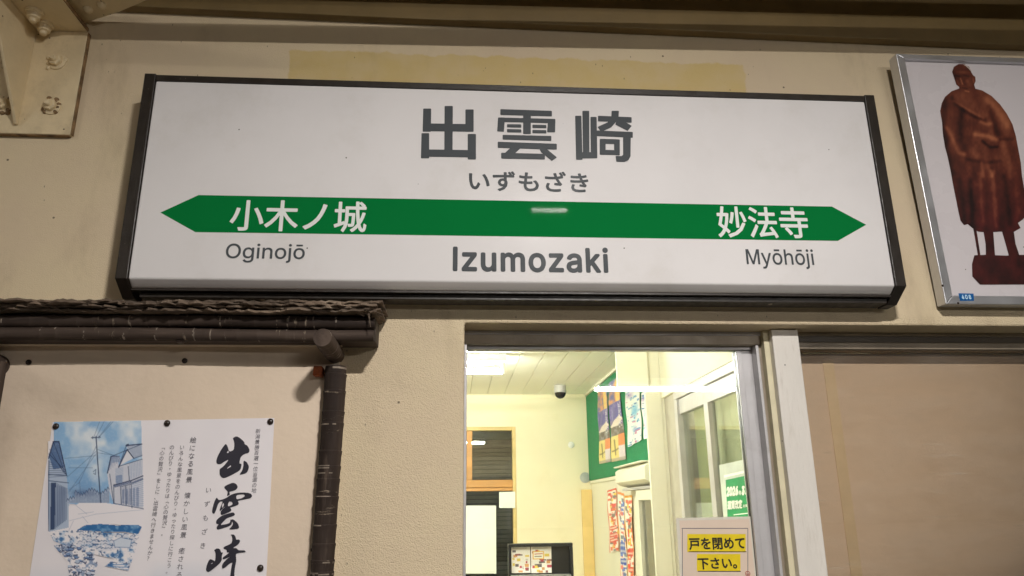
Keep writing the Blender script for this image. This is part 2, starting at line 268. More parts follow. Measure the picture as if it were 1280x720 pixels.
# ------------------------------------------------------------------ lettering
GLYPH = json.loads('''{"I":[300,[31,0,31,57,118,57,118,452,31,452,31,509,269,509,269,452,183,452,183,57,269,57,269,0],[[4,6,5],[4,7,6],[3,7,4],[2,8,3],[8,7,3],[2,9,8],[0,2,1],[0,9,2],[0,10,9],[0,11,10]]],"z":[380,[42,0,42,46,254,320,254,323,48,323,48,379,333,379,333,331,126,60,126,56,339,56,339,0],[[4,6,5],[4,7,6],[4,3,7],[3,2,7],[2,8,7],[1,8,2],[1,9,8],[1,10,9],[1,11,10],[0,11,1]]],"u":[410,[182,-5,146,-1,115,11,89,31,69,59,57,95,53,139,53,379,114,379,114,144,119,105,137,75,164,56,200,50,226,53,249,62,268,77,283,97,293,122,296,153,296,379,357,379,357,0,298,0,298,92,307,92,286,47,257,17,222,0],[[6,8,7],[6,9,8],[19,21,20],[19,22,21],[18,22,19],[6,10,9],[5,10,6],[17,25,18],[25,22,18],[5,11,10],[16,24,17],[24,25,17],[4,11,5],[16,26,24],[26,23,24],[26,22,25],[15,26,16],[4,12,11],[14,26,15],[3,12,4],[3,13,12],[13,26,14],[3,26,13],[3,27,26],[23,22,26],[2,27,3],[2,28,27],[1,28,2],[1,0,28]]],"m":[610,[53,0,53,379,112,379,112,295,108,295,118,323,132,346,151,363,172,376,195,384,219,386,257,380,287,361,309,331,321,295,312,295,322,321,337,343,357,361,381,375,407,383,437,386,468,383,497,372,522,354,541,328,553,296,557,255,557,0,496,0,496,254,490,289,473,313,447,326,419,330,395,328,374,320,358,307,345,290,338,270,335,247,335,0,274,0,274,260,269,288,253,311,229,326,199,330,178,328,158,320,140,307,126,289,117,266,114,238,114,0],[[9,11,10],[20,22,21],[8,11,9],[19,22,20],[19,23,22],[8,12,11],[0,2,1],[0,4,2],[4,3,2],[7,12,8],[18,23,19],[18,24,23],[6,12,7],[17,24,18],[6,13,12],[17,25,24],[5,47,6],[47,13,6],[16,34,17],[34,25,17],[47,46,13],[46,14,13],[5,48,47],[16,35,34],[33,25,34],[33,26,25],[5,49,48],[16,36,35],[32,26,33],[45,14,46],[4,49,5],[15,36,16],[4,50,49],[15,37,36],[31,26,32],[44,15,45],[15,14,45],[4,51,50],[15,38,37],[31,27,26],[0,52,4],[52,51,4],[44,38,15],[44,39,38],[30,27,31],[43,39,44],[43,40,39],[0,53,52],[42,40,43],[30,28,27],[29,28,30],[42,41,40],[0,54,53]]],"o":[415,[207,-8,159,-2,117,16,82,46,56,85,40,133,34,187,40,243,56,291,82,330,117,360,159,378,207,384,256,378,299,360,333,330,359,291,376,243,381,187,376,133,359,85,333,46,299,16,256,-2,207,46,242,51,270,66,292,89,307,117,316,151,319,187,316,224,307,258,292,287,270,310,242,325,207,330,173,325,145,310,124,287,108,258,99,224,96,187,99,151,108,117,124,89,145,66,173,51],[[11,13,12],[10,13,11],[10,14,13],[9,14,10],[9,15,14],[8,37,9],[37,36,9],[36,15,9],[36,35,15],[35,16,15],[8,38,37],[34,16,35],[8,39,38],[33,16,34],[7,39,8],[33,17,16],[7,40,39],[32,17,33],[7,41,40],[31,17,32],[6,41,7],[31,18,17],[6,42,41],[30,18,31],[5,42,6],[5,43,42],[29,18,30],[29,19,18],[5,44,43],[28,19,29],[28,20,19],[4,44,5],[4,45,44],[27,20,28],[4,46,45],[26,20,27],[3,46,4],[26,21,20],[3,47,46],[25,21,26],[3,24,47],[24,21,25],[3,21,24],[2,21,3],[2,22,21],[1,22,2],[1,23,22],[0,23,1]]],"a":[389,[160,-9,126,-5,94,5,68,22,48,45,35,73,30,108,34,138,43,161,58,179,78,193,100,203,125,211,152,216,178,220,209,224,234,227,252,230,265,235,273,243,276,255,276,257,273,279,267,297,256,311,240,322,220,329,196,331,171,329,149,322,132,313,118,301,107,288,100,274,41,291,57,322,79,346,104,364,133,375,163,382,194,384,215,383,239,379,263,372,286,360,306,343,322,320,333,290,337,251,337,0,277,0,277,52,272,52,264,38,252,25,236,12,215,1,190,-6,170,45,202,49,228,59,248,74,263,93,272,115,276,138,276,190,270,186,259,182,246,179,231,176,216,173,200,171,186,169,175,168,154,164,134,159,117,150,103,139,95,124,92,105,94,87,102,72,114,61,130,52,149,47],[[39,41,40],[39,42,41],[38,42,39],[38,43,42],[37,43,38],[37,44,43],[36,44,37],[36,45,44],[35,45,36],[35,27,45],[27,46,45],[35,28,27],[26,46,27],[35,29,28],[25,46,26],[35,30,29],[34,30,35],[24,46,25],[24,47,46],[34,31,30],[23,47,24],[34,32,31],[22,47,23],[33,32,34],[22,48,47],[21,48,22],[20,48,21],[19,48,20],[19,49,48],[18,49,19],[17,65,18],[65,49,18],[16,65,17],[15,65,16],[14,65,15],[13,65,14],[12,65,13],[11,65,12],[10,65,11],[9,65,10],[9,66,65],[64,49,65],[9,67,66],[9,68,67],[8,68,9],[8,69,68],[8,70,69],[8,71,70],[8,72,71],[8,73,72],[8,74,73],[8,75,74],[7,75,8],[7,76,75],[7,77,76],[7,78,77],[63,49,64],[6,78,7],[6,79,78],[62,49,63],[5,79,6],[5,80,79],[61,51,62],[51,49,62],[5,81,80],[60,51,61],[4,81,5],[4,82,81],[4,83,82],[59,52,60],[52,51,60],[4,84,83],[59,53,52],[50,49,51],[58,53,59],[4,58,84],[4,53,58],[3,53,4],[3,54,53],[3,55,54],[2,55,3],[2,56,55],[1,56,2],[1,57,56],[0,57,1]]],"k":[381,[110,137,110,212,121,212,284,379,360,379,184,199,177,199,53,0,53,509,114,509,114,0,294,0,148,186,191,229,372,0],[[7,9,8],[7,1,9],[1,10,9],[2,4,3],[2,13,4],[13,5,4],[2,12,13],[5,14,13],[7,0,1],[10,2,1],[10,12,2],[0,5,6],[0,14,5],[10,11,12],[7,14,0],[10,14,7],[11,14,10]]],"i":[167,[84,443,67,446,54,455,44,468,41,483,44,499,54,512,67,521,84,524,100,521,114,512,123,499,126,483,123,468,114,455,100,446,53,0,53,379,114,379,114,0],[[16,18,17],[16,19,18],[7,9,8],[6,9,7],[6,10,9],[5,10,6],[5,11,10],[4,11,5],[4,12,11],[3,12,4],[3,13,12],[2,13,3],[2,14,13],[1,14,2],[1,15,14],[0,15,1]]],"O":[533,[267,-7,205,1,150,25,105,63,70,115,48,179,40,254,48,329,70,393,105,445,150,484,205,508,267,516,329,508,384,484,429,445,464,393,486,329,493,254,486,179,464,115,429,63,384,25,329,1,267,53,310,59,349,76,383,105,408,144,425,194,430,254,425,314,408,365,383,404,349,433,310,450,267,456,223,450,184,433,151,404,125,364,109,314,103,254,109,194,125,144,151,105,184,76,223,59],[[11,13,12],[10,13,11],[10,14,13],[9,14,10],[9,36,14],[36,15,14],[9,37,36],[35,15,36],[34,15,35],[9,38,37],[8,38,9],[34,16,15],[33,16,34],[8,39,38],[32,16,33],[8,40,39],[7,40,8],[32,17,16],[31,17,32],[7,41,40],[6,41,7],[31,18,17],[30,18,31],[6,42,41],[5,42,6],[5,43,42],[29,18,30],[29,19,18],[5,44,43],[28,19,29],[4,44,5],[28,20,19],[4,45,44],[27,20,28],[3,45,4],[27,21,20],[3,46,45],[26,21,27],[3,47,46],[25,21,26],[25,22,21],[2,47,3],[2,24,47],[24,22,25],[2,22,24],[1,22,2],[1,23,22],[1,0,23]]],"g":[425,[207,-151,168,-148,134,-140,105,-127,82,-110,64,-91,51,-69,101,-41,110,-53,122,-66,136,-78,154,-88,178,-95,207,-97,249,-92,282,-75,304,-47,311,-6,311,68,306,68,298,56,287,41,272,28,252,16,227,8,195,5,152,10,113,27,80,53,55,90,39,136,34,191,39,246,55,293,80,332,112,361,152,378,196,384,228,382,253,373,273,360,288,346,299,331,308,319,313,319,313,379,372,379,372,-9,367,-54,350,-90,324,-117,291,-136,251,-147,205,59,237,63,264,75,285,95,300,121,309,154,312,193,309,231,300,264,285,291,264,312,237,325,205,330,172,325,145,312,124,290,109,262,99,229,96,193,99,155,109,123,124,96,145,76,172,63],[[36,38,37],[36,39,38],[44,46,45],[44,47,46],[35,39,36],[35,40,39],[34,40,35],[34,41,40],[34,42,41],[33,66,34],[66,65,34],[65,42,34],[65,43,42],[64,43,65],[63,43,64],[33,67,66],[63,44,43],[63,62,44],[62,61,44],[61,60,44],[60,47,44],[33,68,67],[32,68,33],[32,69,68],[32,70,69],[31,70,32],[59,47,60],[31,71,70],[31,72,71],[58,47,59],[30,72,31],[30,73,72],[57,47,58],[29,73,30],[29,74,73],[56,18,57],[18,47,57],[29,75,74],[55,18,56],[28,75,29],[28,76,75],[54,19,55],[19,18,55],[54,20,19],[17,47,18],[28,53,76],[53,20,54],[28,20,53],[28,21,20],[27,21,28],[27,22,21],[27,23,22],[26,23,27],[26,24,23],[25,24,26],[16,47,17],[16,48,47],[6,8,7],[15,48,16],[6,9,8],[15,49,48],[6,10,9],[5,10,6],[14,49,15],[5,11,10],[5,12,11],[14,50,49],[4,12,5],[13,50,14],[4,13,12],[4,50,13],[3,50,4],[3,51,50],[2,51,3],[2,52,51],[1,52,2],[1,0,52]]],"n":[410,[114,227,114,0,53,0,53,379,112,379,112,287,102,287,124,332,152,362,187,379,227,384,264,380,295,369,321,349,341,321,353,285,357,240,357,0,296,0,296,235,290,275,273,304,246,323,210,329,184,326,161,317,141,303,126,283,117,257],[[9,11,10],[9,12,11],[2,4,3],[2,6,4],[6,5,4],[8,12,9],[8,13,12],[7,13,8],[7,23,13],[23,14,13],[6,25,7],[25,24,7],[24,23,7],[22,14,23],[21,14,22],[21,15,14],[6,26,25],[20,15,21],[6,27,26],[2,28,6],[28,27,6],[20,16,15],[19,16,20],[2,0,28],[19,17,16],[18,17,19],[2,1,0]]],"j":[167,[83,443,67,446,53,455,44,468,41,483,44,499,53,512,67,521,83,524,100,521,114,512,123,499,126,483,123,468,114,455,100,446,53,379,114,379,114,-30,111,-63,102,-90,86,-113,65,-129,37,-139,4,-143,-10,-143,-10,-87,2,-87,25,-83,40,-72,50,-54,53,-29],[[31,17,16],[31,18,17],[30,18,31],[30,19,18],[29,19,30],[29,20,19],[28,20,29],[27,20,28],[25,27,26],[25,20,27],[25,21,20],[25,22,21],[25,23,22],[25,24,23],[7,9,8],[6,9,7],[6,10,9],[5,10,6],[5,11,10],[4,11,5],[4,12,11],[3,12,4],[3,13,12],[2,13,3],[2,14,13],[1,14,2],[1,15,14],[0,15,1]]],"ō":[415,[302,506,302,458,113,458,113,506,207,-8,159,-2,117,16,82,46,56,85,40,133,34,187,40,243,56,291,82,330,117,360,159,378,207,384,256,378,299,360,333,330,359,291,376,243,381,187,376,133,359,85,333,46,299,16,256,-2,207,46,242,51,270,66,292,89,307,117,316,151,319,187,316,224,307,258,292,287,270,310,242,325,207,330,173,325,145,310,124,287,108,258,99,224,96,187,99,151,108,117,124,89,145,66,173,51],[[15,17,16],[14,17,15],[14,18,17],[13,18,14],[13,19,18],[12,41,13],[41,40,13],[40,19,13],[40,39,19],[39,20,19],[12,42,41],[38,20,39],[12,43,42],[37,20,38],[11,43,12],[37,21,20],[11,44,43],[36,21,37],[11,45,44],[35,21,36],[10,45,11],[35,22,21],[10,46,45],[34,22,35],[9,46,10],[9,47,46],[33,22,34],[33,23,22],[9,48,47],[32,23,33],[32,24,23],[8,48,9],[8,49,48],[31,24,32],[8,50,49],[30,24,31],[7,50,8],[30,25,24],[7,51,50],[29,25,30],[7,28,51],[28,25,29],[7,25,28],[6,25,7],[6,26,25],[5,26,6],[5,27,26],[4,27,5],[2,0,3],[2,1,0]]],"M":[628,[60,0,60,509,152,509,277,187,282,174,287,159,293,141,299,123,305,103,311,84,317,65,322,49,307,49,312,65,318,83,324,102,330,121,336,140,342,158,348,174,352,187,476,509,568,509,568,0,504,0,504,291,504,308,504,327,505,347,505,369,506,391,506,413,507,435,507,457,513,457,505,433,498,409,490,386,482,363,474,341,467,322,461,305,456,291,342,0,286,0,170,291,165,304,159,321,152,340,145,361,137,384,129,408,121,432,112,457,119,457,119,437,120,416,120,394,121,372,121,350,122,328,122,309,122,291,122,0],[[0,53,1],[53,2,1],[53,54,2],[54,3,2],[20,33,21],[33,22,21],[33,34,22],[34,23,22],[0,52,53],[55,3,54],[20,32,33],[35,32,34],[32,23,34],[56,52,55],[52,3,55],[20,35,32],[35,31,32],[20,36,35],[0,56,52],[56,51,52],[0,57,56],[20,37,36],[0,58,57],[20,38,37],[0,59,58],[20,39,38],[0,60,59],[20,40,39],[0,61,60],[20,41,40],[0,62,61],[20,42,41],[0,63,62],[20,43,42],[19,43,20],[18,43,19],[17,43,18],[16,43,17],[15,43,16],[14,43,15],[13,10,14],[10,43,14],[13,11,10],[12,11,13]]],"y":[389,[47,-139,61,-86,71,-87,88,-90,104,-89,118,-84,130,-74,141,-58,151,-36,163,-1,17,379,84,379,165,155,177,121,187,87,196,53,206,21,184,21,193,53,202,87,212,121,224,155,305,379,371,379,204,-58,191,-85,177,-107,159,-124,139,-136,117,-143,91,-145,77,-145,65,-143,54,-141],[[9,11,10],[9,12,11],[21,23,22],[21,24,23],[9,13,12],[20,24,21],[19,16,20],[16,24,20],[9,14,13],[18,15,19],[15,16,19],[9,18,14],[18,15,14],[9,17,18],[9,16,17],[9,24,16],[8,24,9],[7,24,8],[7,25,24],[6,25,7],[5,25,6],[4,25,5],[4,26,25],[0,2,1],[0,3,2],[3,26,4],[0,26,3],[0,27,26],[0,28,27],[0,29,28],[33,29,0],[32,29,33],[32,30,29],[31,30,32]]],"h":[410,[114,227,114,0,53,0,53,509,114,509,114,287,102,287,124,332,152,362,187,379,227,384,264,380,295,369,321,349,341,321,353,285,357,240,357,0,296,0,296,235,290,275,273,304,246,323,210,329,184,326,161,317,141,303,126,283,117,257],[[2,4,3],[2,6,4],[6,5,4],[9,11,10],[9,12,11],[8,12,9],[8,13,12],[7,13,8],[7,23,13],[23,14,13],[6,25,7],[25,24,7],[24,23,7],[22,14,23],[21,14,22],[21,15,14],[6,26,25],[20,15,21],[6,27,26],[2,28,6],[28,27,6],[20,16,15],[19,16,20],[2,0,28],[19,17,16],[18,17,19],[2,1,0]]],"2":[453,[64,0,64,47,234,229,261,257,282,282,299,305,311,327,318,348,320,371,317,397,308,419,293,436,273,449,250,457,224,460,196,457,172,447,153,433,139,413,130,390,127,362,66,362,71,405,86,442,111,473,143,496,182,511,225,516,268,511,306,497,337,474,361,445,376,411,381,372,378,345,371,318,357,290,336,259,306,223,267,180,153,60,153,57,389,57,389,0],[[26,28,27],[26,29,28],[25,29,26],[25,30,29],[24,30,25],[24,31,30],[23,15,24],[15,14,24],[14,13,24],[13,31,24],[12,31,13],[23,16,15],[11,31,12],[23,17,16],[11,32,31],[22,17,23],[10,32,11],[22,18,17],[9,32,10],[22,19,18],[9,33,32],[21,19,22],[8,33,9],[21,20,19],[8,34,33],[7,34,8],[6,34,7],[6,35,34],[5,35,6],[5,36,35],[4,36,5],[4,37,36],[3,37,4],[3,38,37],[2,38,3],[1,38,2],[1,39,38],[1,40,39],[1,41,40],[1,42,41],[1,43,42],[0,43,1]]],"0":[453,[227,-7,174,1,130,24,95,62,69,113,53,178,48,254,53,330,69,395,95,447,130,484,174,508,227,516,279,508,323,484,358,447,384,395,400,330,405,254,400,178,384,113,359,62,323,24,279,1,227,50,261,56,290,74,313,103,330,144,340,194,344,254,340,314,330,365,313,405,290,435,261,453,227,460,192,453,163,435,140,405,123,365,113,314,109,254,113,194,123,144,140,103,163,74,192,56],[[11,13,12],[10,13,11],[10,14,13],[9,14,10],[9,36,14],[36,15,14],[9,37,36],[35,15,36],[9,38,37],[34,15,35],[8,38,9],[34,16,15],[8,39,38],[33,16,34],[8,40,39],[32,16,33],[7,40,8],[32,17,16],[7,41,40],[31,17,32],[6,41,7],[31,18,17],[6,42,41],[30,18,31],[5,42,6],[5,43,42],[29,18,30],[29,19,18],[5,44,43],[28,19,29],[4,44,5],[28,20,19],[4,45,44],[27,20,28],[3,45,4],[27,21,20],[3,46,45],[26,21,27],[3,47,46],[25,21,26],[2,47,3],[25,22,21],[2,24,47],[24,22,25],[2,22,24],[1,22,2],[1,23,22],[1,0,23]]],"6":[453,[226,-7,182,-1,142,15,109,40,84,74,69,115,64,162,68,199,80,239,102,285,137,340,252,509,322,509,151,261,145,261,154,275,165,288,179,299,196,307,214,312,235,314,278,309,316,295,346,271,370,240,384,201,389,157,384,112,368,73,343,39,310,14,271,-2,226,48,254,52,279,63,299,79,314,101,324,128,327,157,324,187,314,213,299,235,279,251,254,262,226,265,198,262,174,252,153,235,138,214,128,188,125,158,128,128,138,102,153,79,174,63,198,52],[[10,12,11],[10,16,12],[16,13,12],[9,16,10],[19,21,20],[18,21,19],[18,22,21],[17,22,18],[16,22,17],[16,23,22],[9,15,16],[13,44,16],[44,23,16],[8,15,9],[8,14,15],[44,43,23],[43,24,23],[13,45,44],[13,46,45],[42,24,43],[8,13,14],[8,46,13],[8,47,46],[41,24,42],[41,25,24],[7,47,8],[7,48,47],[40,25,41],[7,49,48],[39,25,40],[39,26,25],[6,49,7],[6,50,49],[38,26,39],[5,50,6],[5,51,50],[37,26,38],[37,27,26],[5,52,51],[36,27,37],[4,52,5],[36,28,27],[4,53,52],[35,28,36],[4,54,53],[34,28,35],[3,54,4],[34,29,28],[3,55,54],[33,29,34],[3,32,55],[32,29,33],[3,29,32],[2,29,3],[2,30,29],[1,30,2],[1,31,30],[0,31,1]]],"3":[453,[218,-7,173,-3,133,10,98,30,70,57,52,91,44,132,109,132,115,107,126,87,144,71,165,59,191,52,219,50,248,53,275,61,297,74,315,93,325,116,329,145,326,172,316,196,299,217,275,234,242,244,201,248,157,248,157,299,288,448,288,452,70,452,70,509,372,509,372,461,211,278,211,289,264,288,308,276,344,253,371,222,387,186,393,145,387,103,370,66,344,36,309,12,266,-2],[[30,32,31],[30,33,32],[30,29,33],[29,28,33],[28,34,33],[27,35,28],[35,34,28],[26,35,27],[26,36,35],[26,37,36],[26,38,37],[26,25,38],[25,24,38],[24,39,38],[23,39,24],[22,39,23],[22,40,39],[21,40,22],[20,40,21],[20,41,40],[19,41,20],[18,41,19],[18,42,41],[5,7,6],[5,8,7],[17,42,18],[5,9,8],[17,43,42],[16,43,17],[4,9,5],[4,10,9],[15,43,16],[4,11,10],[15,44,43],[14,44,15],[4,12,11],[3,12,4],[13,44,14],[3,13,12],[3,44,13],[3,45,44],[2,45,3],[2,46,45],[1,46,2],[1,0,46]]],"4":[453,[40,105,40,158,247,509,311,509,109,166,109,163,413,163,413,105,282,0,282,121,282,146,282,318,343,318,343,0],[[1,3,2],[1,4,3],[10,12,11],[10,13,12],[1,5,4],[1,6,5],[1,10,6],[10,7,6],[0,10,1],[0,9,10],[13,7,10],[0,8,9],[8,7,0],[8,13,7]]],"8":[453,[226,-7,178,-2,136,11,101,33,74,62,57,96,52,135,55,166,65,195,81,220,101,241,125,256,153,265,153,267,119,282,93,308,76,342,70,380,75,417,90,450,114,477,146,498,184,511,226,516,269,511,306,498,337,477,361,450,377,417,382,380,376,342,359,308,333,282,300,267,300,265,327,256,351,241,372,220,387,195,397,166,401,135,395,96,378,62,352,33,317,11,275,-2,226,49,258,52,285,60,307,74,323,91,333,113,337,139,333,165,322,189,305,208,283,223,256,232,226,235,196,232,169,223,147,208,130,189,119,165,115,139,119,113,129,91,145,74,167,60,195,52,226,290,252,292,274,300,293,313,307,330,316,351,319,376,316,399,308,420,294,437,275,449,252,457,226,460,200,457,177,449,159,437,145,420,136,399,133,376,136,351,145,330,159,313,178,300,201,292],[[22,24,23],[21,24,22],[21,25,24],[20,25,21],[20,26,25],[19,26,20],[19,82,26],[82,27,26],[19,83,82],[81,27,82],[19,84,83],[80,27,81],[18,84,19],[80,28,27],[18,85,84],[79,28,80],[18,86,85],[78,28,79],[18,87,86],[77,28,78],[17,87,18],[77,29,28],[17,88,87],[76,29,77],[16,88,17],[76,30,29],[16,89,88],[75,30,76],[16,90,89],[74,30,75],[74,31,30],[15,90,16],[15,91,90],[73,31,74],[15,92,91],[72,31,73],[72,32,31],[14,92,15],[14,93,92],[71,32,72],[14,70,93],[70,32,71],[14,32,70],[14,33,32],[13,33,14],[12,33,13],[12,34,33],[11,34,12],[11,35,34],[10,35,11],[10,36,35],[9,58,10],[58,36,10],[58,37,36],[9,59,58],[57,37,58],[9,60,59],[56,37,57],[9,61,60],[55,37,56],[8,61,9],[55,38,37],[8,62,61],[54,38,55],[7,62,8],[54,39,38],[7,63,62],[53,39,54],[6,63,7],[53,40,39],[6,64,63],[52,40,53],[6,65,64],[51,40,52],[5,65,6],[51,41,40],[5,66,65],[50,41,51],[4,66,5],[50,42,41],[4,67,66],[49,42,50],[4,68,67],[48,42,49],[3,68,4],[48,43,42],[3,69,68],[47,43,48],[3,46,69],[46,43,47],[3,43,46],[2,43,3],[2,44,43],[1,44,2],[1,45,44],[0,45,1]]],"5":[453,[221,-7,178,-2,140,11,108,32,83,60,66,93,60,130,122,130,127,108,138,89,154,73,173,60,196,52,221,50,250,53,276,64,298,82,314,104,324,131,328,162,324,193,314,221,297,244,275,262,248,273,218,277,192,275,167,268,145,258,128,246,67,253,96,509,366,509,366,452,151,452,134,301,136,301,155,315,178,325,203,331,229,334,263,330,294,321,321,306,345,285,364,260,379,231,388,199,391,163,385,117,369,76,343,41,309,15,268,-1],[[30,34,31],[34,32,31],[34,33,32],[30,35,34],[39,41,40],[38,41,39],[38,42,41],[37,42,38],[37,43,42],[36,43,37],[36,44,43],[30,36,35],[30,26,36],[26,25,36],[25,44,36],[25,45,44],[24,45,25],[30,27,26],[23,45,24],[30,28,27],[22,45,23],[22,46,45],[30,29,28],[21,46,22],[21,47,46],[20,47,21],[20,48,47],[19,48,20],[19,49,48],[18,49,19],[17,49,18],[5,7,6],[5,8,7],[17,50,49],[5,9,8],[16,50,17],[4,9,5],[4,10,9],[15,50,16],[15,51,50],[4,11,10],[14,51,15],[4,12,11],[3,12,4],[13,51,14],[3,13,12],[3,51,13],[3,52,51],[2,52,3],[2,53,52],[1,53,2],[1,0,53]]],"7":[453,[97,0,323,448,323,452,62,452,62,509,391,509,391,449,165,0],[[3,5,4],[3,2,5],[2,6,5],[1,6,2],[1,7,6],[0,7,1]]]}''')
GLYPH['I'] = [270, [90, 0, 180, 0, 180, 727, 90, 727], [[0, 1, 2, 3]]]
GLYPH['k'] = [530, [70, 0, 158, 0, 158, 190, 225, 260, 400, 0, 505, 0, 287, 325, 490, 546, 380, 546, 158, 300, 158, 740, 70, 740], [list(range(12))]]
GLYPH['M'] = [850, [80, 0, 170, 0, 170, 600, 385, 0, 465, 0, 680, 600, 680, 0, 770, 0, 770, 727, 640, 727, 425, 125, 210, 727, 80, 727], [list(range(13))]]
for ch_ in 'IkM': GLYPH[ch_][0] *= 0.6878; GLYPH[ch_][1] = [v*0.6878 for v in GLYPH[ch_][1]]
_tc = {}
def glyph(ch):
    """advance, 2D points, faces of one character at size 1"""
    if ch in _tc: return _tc[ch]
    if ch in GLYPH:
        adv, c, f = GLYPH[ch]; r = (adv/1000, [(c[i]/1000, c[i+1]/1000) for i in range(0, len(c), 2)], f)
    else:
        c = bpy.data.curves.new('t', 'FONT'); c.body = ch; c.resolution_u = 3
        o = bpy.data.objects.new('t', c); COL.objects.link(o)
        dg = bpy.context.evaluated_depsgraph_get(); dg.update()
        me = bpy.data.meshes.new_from_object(o.evaluated_get(dg), depsgraph=dg)
        r = (1.0, [(v.co.x, v.co.y) for v in me.vertices], [list(p.vertices) for p in me.polygons])
        bpy.data.objects.remove(o); bpy.data.curves.remove(c); bpy.data.meshes.remove(me)
    _tc[ch] = r; return r
def text2d(s, bold=0., gap=0., layers=8):
    """points (x,y,layer), faces of one line of text"""
    P, F, x = [], [], 0.
    offs = [(0, 0)] + ([(bold*math.cos(2*math.pi*k/layers), bold*math.sin(2*math.pi*k/layers)) for k in range(layers)] if bold else [])
    for ch in s:
        adv, v, f = glyph(ch)
        for li, (dx, dy) in enumerate(offs):
            o = len(P); P += [(x+a+dx, b+dy, li) for a, b in v]; F += [[i+o for i in q] for q in f]
        x += adv+gap
    return P, F
def lettering(s, fn, material, parent, box=None, bold=0., gap=0., name='lettering', extra=None):
    """fit text to box (x0,x1,y0,y1) in 2D; fn(x,y,layer)->3D"""
    P, F = text2d(s, bold, gap)
    xs = [p[0] for p in P]; ys = [p[1] for p in P]
    x0, x1, y0, y1 = box; sx = (x1-x0)/(max(xs)-min(xs)); sy = (y1-y0)/(max(ys)-min(ys))
    me = bpy.data.meshes.new(name)
    me.from_pydata([fn(x0+(p[0]-min(xs))*sx, y0+(p[1]-min(ys))*sy, p[2]) for p in P], [], F)
    return link(name, me, material, parent)
def polys(name, plist, fn, material, parent):
    """flat polygons (2D) mapped by fn(x,y,layer), each a hair above the last"""
    bm = bmesh.new()
    for k, pl in enumerate(plist):
        bm.faces.new([bm.verts.new(fn(x, y, k)) for x, y in pl])
    bmesh.ops.triangulate(bm, faces=bm.faces)
    me = bpy.data.meshes.new(name); bm.to_mesh(me); bm.free()
    return link(name, me, material, parent)

# ================================================================== materials of the place
def wall_material():
    m, t, b = new_mat('cream_wall_paint'); n = N(t); c = n.coord()
    sep = n.n('ShaderNodeSeparateXYZ'); n.l(c, sep.inputs[0]); X, Y, Z = sep.outputs
    wob = n.math('MULTIPLY', n.math('SUBTRACT', n.noise(c, 22, 3), .5), .03)
    def band(v, lo, hi, soft=.004):
        v = n.math('ADD', v, wob)
        return n.math('MULTIPLY', n.ramp(v, lo-soft, lo+soft), n.ramp(v, hi-soft, hi+soft, 1, 0))
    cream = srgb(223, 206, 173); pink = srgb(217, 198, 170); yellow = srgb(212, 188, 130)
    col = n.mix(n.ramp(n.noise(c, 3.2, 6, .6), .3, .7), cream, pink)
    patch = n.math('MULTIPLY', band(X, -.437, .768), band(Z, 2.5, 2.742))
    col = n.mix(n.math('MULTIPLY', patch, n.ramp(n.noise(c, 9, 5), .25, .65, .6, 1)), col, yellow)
    grime = n.ramp(n.noise(n.scaled(c, (1, 1, .35)), 5, 5, .7), .52, .8)
    col = n.mix(n.math('MULTIPLY', grime, .42), col, srgb(150, 130, 100))
    scuff = n.ramp(n.noise(n.scaled(c, (2.2, 1, 1)), 26, 5, .75), .66, .74)
    col = n.mix(n.math('MULTIPLY', scuff, .35), col, srgb(120, 104, 82))
    col = n.mix(n.math('MULTIPLY', n.spots(c, 16, .055), .8), col, srgb(70, 56, 42))
    col = n.mix(n.math('MULTIPLY', n.spots(n.scaled(c, (1, 1, .5)), 41, .07), .6), col, srgb(90, 74, 56))
    n.l(col, b.inputs['Base Color']); b.inputs['Roughness'].default_value = .62; b.inputs['Specular IOR Level'].default_value = .3
    low = n.ramp(Z, 2.03, 2.06, 1, .22)
    col_zone = n.math('MULTIPLY', low, n.ramp(X, -.4, -.2, .5, 1))
    g = n.math('ADD', n.math('MULTIPLY', n.math('ADD', n.math('MULTIPLY', n.noise(c, 330, 2, .5), .8), n.math('MULTIPLY', n.noise(c, 130, 2, .5), .45)), col_zone), n.math('MULTIPLY', n.noise(c, 420, 3), .25))
    g = n.math('ADD', g, n.math('MULTIPLY', n.noise(c, 14, 3), .5))
    n.bump(g, .85, .0042, b); return m
WALL = wall_material()
STEEL = mat('cream_steel_paint', srgb(222, 204, 168), .5, var=.08, vs=7, bump=.35, bs=60, dirt=srgb(120, 98, 66), dirt_amt=.55, dirt_s=9, spot=(38, .10, srgb(66, 42, 24)))
RUST = mat('rusty_steel_edge', srgb(134, 108, 76), .75, var=.4, vs=40, bump=.6, bs=180, dirt=srgb(58, 38, 24), dirt_amt=.8, dirt_s=30)
BLACK = mat('dark_brown_aluminium', srgb(40, 34, 29), .42, metal=0, var=.18, vs=24, bump=.12, bs=200, spot=(60, .06, srgb(120, 112, 100)))
SIGNW = mat('white_acrylic', srgb(224, 221, 222), .3, var=.03, vs=3, spec=.05, dirt=srgb(198, 193, 186), dirt_amt=.35, dirt_s=5, spot=(17, .035, srgb(60, 54, 50)))
ALU = mat('brushed_aluminium', srgb(205, 206, 210), .36, metal=.75, var=.06, vs=6, stretch=(1, 1, 1), bump=.08, bs=300, dirt=srgb(120, 116, 108), dirt_amt=.25)
ALUW = mat('pale_window_aluminium', srgb(196, 194, 196), .4, metal=.25, var=.05, vs=8, bump=.1, bs=200, dirt=srgb(120, 112, 100), dirt_amt=.3, dirt_s=12)
ALUD = mat('weathered_window_aluminium', srgb(160, 148, 132), .45, metal=.2, var=.1, vs=10, bump=.1, bs=200, dirt=srgb(70, 62, 54), dirt_amt=.4, dirt_s=14)
